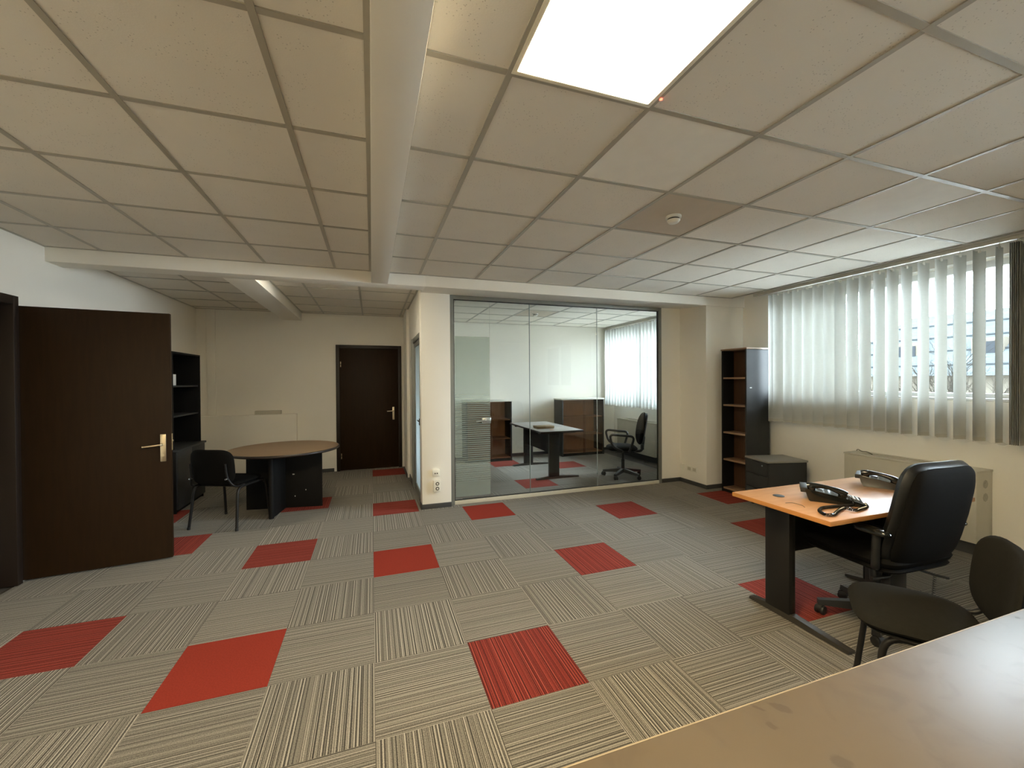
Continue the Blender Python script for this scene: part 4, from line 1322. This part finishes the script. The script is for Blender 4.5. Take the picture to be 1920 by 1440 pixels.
# ------------------------------------------------------------------ telephones
def telephone(label, loc, rotz, cord=True):
    """local: user end at -Y, back at +Y, handset on the left (-X)"""
    t = thing('desk_telephone', label, 'telephone', loc, rotz, 'black desk telephones')
    b = MB()
    # wedge body, profile in YZ extruded along X
    prof = [(-0.150, 0.0), (0.105, 0.0), (0.118, 0.030), (0.128, 0.068), (0.112, 0.072), (-0.045, 0.046), (-0.155, 0.018)]
    lo = [b.bm.verts.new((-0.085, y, z)) for y, z in prof]
    hi = [b.bm.verts.new((0.085, y, z)) for y, z in prof]
    b.bm.faces.new(lo)
    b.bm.faces.new(hi[::-1])
    for i in range(len(prof)):
        j = (i + 1) % len(prof)
        b.bm.faces.new((lo[i], hi[i], hi[j], lo[j]))
    bmesh.ops.bevel(b.bm, geom=list(b.bm.edges), offset=0.003, segments=2, affect='EDGES')
    b.build('body', M['gloss'], t)
    h = MB()
    # handset lying in its cradle: two bulbs and a bowed grip
    path = [(-0.060, -0.075 + 0.0215 * k, 0.060 + 0.030 * (k / 9) + 0.016 * math.sin(math.pi * k / 9)) for k in range(10)]
    h.tube(path, [0.017, 0.019, 0.017, 0.014, 0.0125, 0.0125, 0.014, 0.017, 0.019, 0.017], 12)
    h.cyl((-0.060, -0.057, 0.064), (-0.060, -0.054, 0.040), 0.024, 0.020, 20, 0.003).cyl((-0.060, 0.092, 0.094), (-0.060, 0.095, 0.064), 0.024, 0.020, 20, 0.003)
    h.build('handset', M['gloss'], t)
    kp = MB()
    sl_ = math.atan2(0.028, 0.110)
    km = Matrix.Translation((0.012, -0.103, 0.0315)) @ Matrix.Rotation(sl_, 4, 'X')
    for i in range(4):
        for j in range(4):
            kp.box((-0.042 + i * 0.022, -0.036 + j * 0.019, 0), (-0.026 + i * 0.022, -0.023 + j * 0.019, 0.005), 0.0012, mtx=km)
    kp.build('keypad', M['ped_top'], t)
    MB().box((-0.02, -0.005, 0.0), (0.07, 0.035, 0.003), 0.001, mtx=Matrix.Translation((0.01, 0.04, 0.0605)) @ Matrix.Rotation(math.atan2(0.026, 0.157), 4, 'X')).build('display', M['ped_top'], t)
    MB().box((-0.08, 0.115, 0.050), (0.08, 0.150, 0.078), 0.003).build('stand_lip', M['plastic'], t)
    if cord:
        ctrl = [(-0.062, -0.082, 0.050), (-0.095, -0.110, 0.014), (-0.135, -0.060, 0.011), (-0.175, -0.012, 0.011), (-0.250, 0.060, 0.011), (-0.330, 0.080, 0.011), (-0.395, 0.055, 0.011),
                (-0.370, 0.015, 0.011), (-0.270, -0.012, 0.011), (-0.180, -0.050, 0.011), (-0.215, -0.095, 0.011), (-0.160, -0.125, 0.011), (-0.090, -0.165, 0.011), (-0.040, -0.160, 0.012)]
        pth = smooth_path(ctrl, 10, 0.05)
        # resample evenly then wind the coil
        L = [0]
        for p, q in zip(pth[:-1], pth[1:]):
            L.append(L[-1] + (q - p).length)
        tot = L[-1]
        N = 1100
        out = []
        seg_i = 0
        for k in range(N + 1):
            d = tot * k / N
            while seg_i < len(L) - 2 and L[seg_i + 1] < d:
                seg_i += 1
            f = (d - L[seg_i]) / max(1e-9, L[seg_i + 1] - L[seg_i])
            p = pth[seg_i].lerp(pth[seg_i + 1], f)
            tg = (pth[seg_i + 1] - pth[seg_i]).normalized()
            n1 = tg.cross(Vector((0, 0, 1))).normalized()
            n2 = n1.cross(tg)
            a = 2 * math.pi * k / 9.0
            out.append(p + (n1 * math.cos(a) + n2 * math.sin(a)) * 0.0075)
        MB().tube(out, 0.0019, 5).build('coiled_cord', M['gloss'], t)
    return t
telephone('black desk telephone with coiled cord, nearest the left end of the beech desk', (2.660, 1.750, 0.7405), math.atan2(0.62, 0.78))
telephone('black desk telephone partly hidden by the office chair back, at the far end', (3.345, 1.845, 0.7405), math.atan2(0.45, 0.89), cord=False)

# low box on the back ledge
tag(MB().box((-1.72, YB - 0.100, 0.9855), (-1.36, YB - 0.020, 1.045), 0.004).build('flat_box', M['beige']), 'small pale rectangular box lying on the low ledge of the back wall', 'box')

# ------------------------------------------------------------------ outside the window
struct(bx('ground', (6, -60, -6.2), (90, 90, -6.0), M['ground']))
t = thing('building', 'pale building with a blue-grey slate roof far outside the window', 'building', (30, 11, -6))
bx('wall', (0, -9, 0), (10, 9, 7.6), M['facade'], t)
rf = MB()
rf.hexa([(-0.6, -9.6, 7.6), (10.6, -9.6, 7.6), (10.6, 9.6, 7.6), (-0.6, 9.6, 7.6), (3.8, -6.5, 11.4), (6.2, -6.5, 11.4), (6.2, 6.2, 11.4), (3.8, 6.2, 11.4)])
roof_ob = rf.build('roof', M['roof'], t, smooth=False)
for k in range(4):
    f_ = 0.15 + 0.22 * k
    bx('roof_course', (-0.6 + 4.4 * f_ - 0.06, -9.6 + 3.1 * f_, 7.6 + 3.8 * f_ - 0.02), (-0.6 + 4.4 * f_ + 0.06, 9.6 - 3.4 * f_, 7.6 + 3.8 * f_ + 0.06), M['roof_dark'], roof_ob)
for k in range(6):
    y = -7.4 + k * 2.9
    for z in (1.2, 4.4):
        f = bx('window', (-0.08, y - 0.55, z), (0.02, y + 0.55, z + 1.8), M['win'], t)
        bx('pane', (-0.10, y - 0.45, z + 0.1), (-0.075, y + 0.45, z + 1.7), M['far_pane'], f)
for k in range(4):
    y = -5.4 + k * 3.4
    d = MB().box((0.8, y - 0.6, 8.0), (3.0, y + 0.6, 9.6)).build('dormer', M['facade'], t)
    bx('pane', (0.75, y - 0.4, 8.3), (0.8, y + 0.4, 9.4), M['far_pane'], d)
def tree(loc, h, seed, label):
    rnd = random.Random(seed)
    t = thing('bare_tree', label, 'tree', loc, group='bare trees outside the window')
    b = MB()
    def grow(p, d, L, r, depth):
        q = p + d * L
        b.tube([p, p.lerp(q, 0.5) + Vector((rnd.uniform(-1, 1), rnd.uniform(-1, 1), 0)) * L * 0.06, q], [r, r * 0.85, r * 0.65], 5 if depth > 2 else 4)
        if depth == 0:
            return
        for k in range(3 if depth > 1 else 2):
            nd = (d + Vector((rnd.uniform(-1, 1), rnd.uniform(-1, 1), rnd.uniform(-0.2, 0.7))) * 0.75).normalized()
            grow(p.lerp(q, rnd.uniform(0.6, 1.0)), nd, L * rnd.uniform(0.6, 0.8), r * 0.55, depth - 1)
    b2 = MB()
    b2.tube([(0, 0, 0), (0.1, 0.05, h * 0.25), (0, 0.1, h * 0.4)], [0.22, 0.17, 0.14], 8)
    b2.build('trunk', M['bark'], t)
    for k in range(4):
        grow(Vector((0, 0.1, h * (0.28 + 0.04 * k))), Vector((rnd.uniform(-0.7, 0.7), rnd.uniform(-0.7, 0.7), 1)).normalized(), h * 0.25, 0.075, 5)
    b.build('branches', M['bark'], t)
for k, (x, y, h) in enumerate(((17.5, 7.0, 8.0), (26.4, 11.5, 8.9), (22.0, 11.0, 8.3))):
    tree((x, y, -6), h, 11 + k, ('bare tree outside the main window, nearest and rightmost of the three seen through the slats', 'bare tree outside the main window, middle one of the three, closest to the slate roof', 'bare tree outside the main window, leftmost of the three seen through the slats')[k])
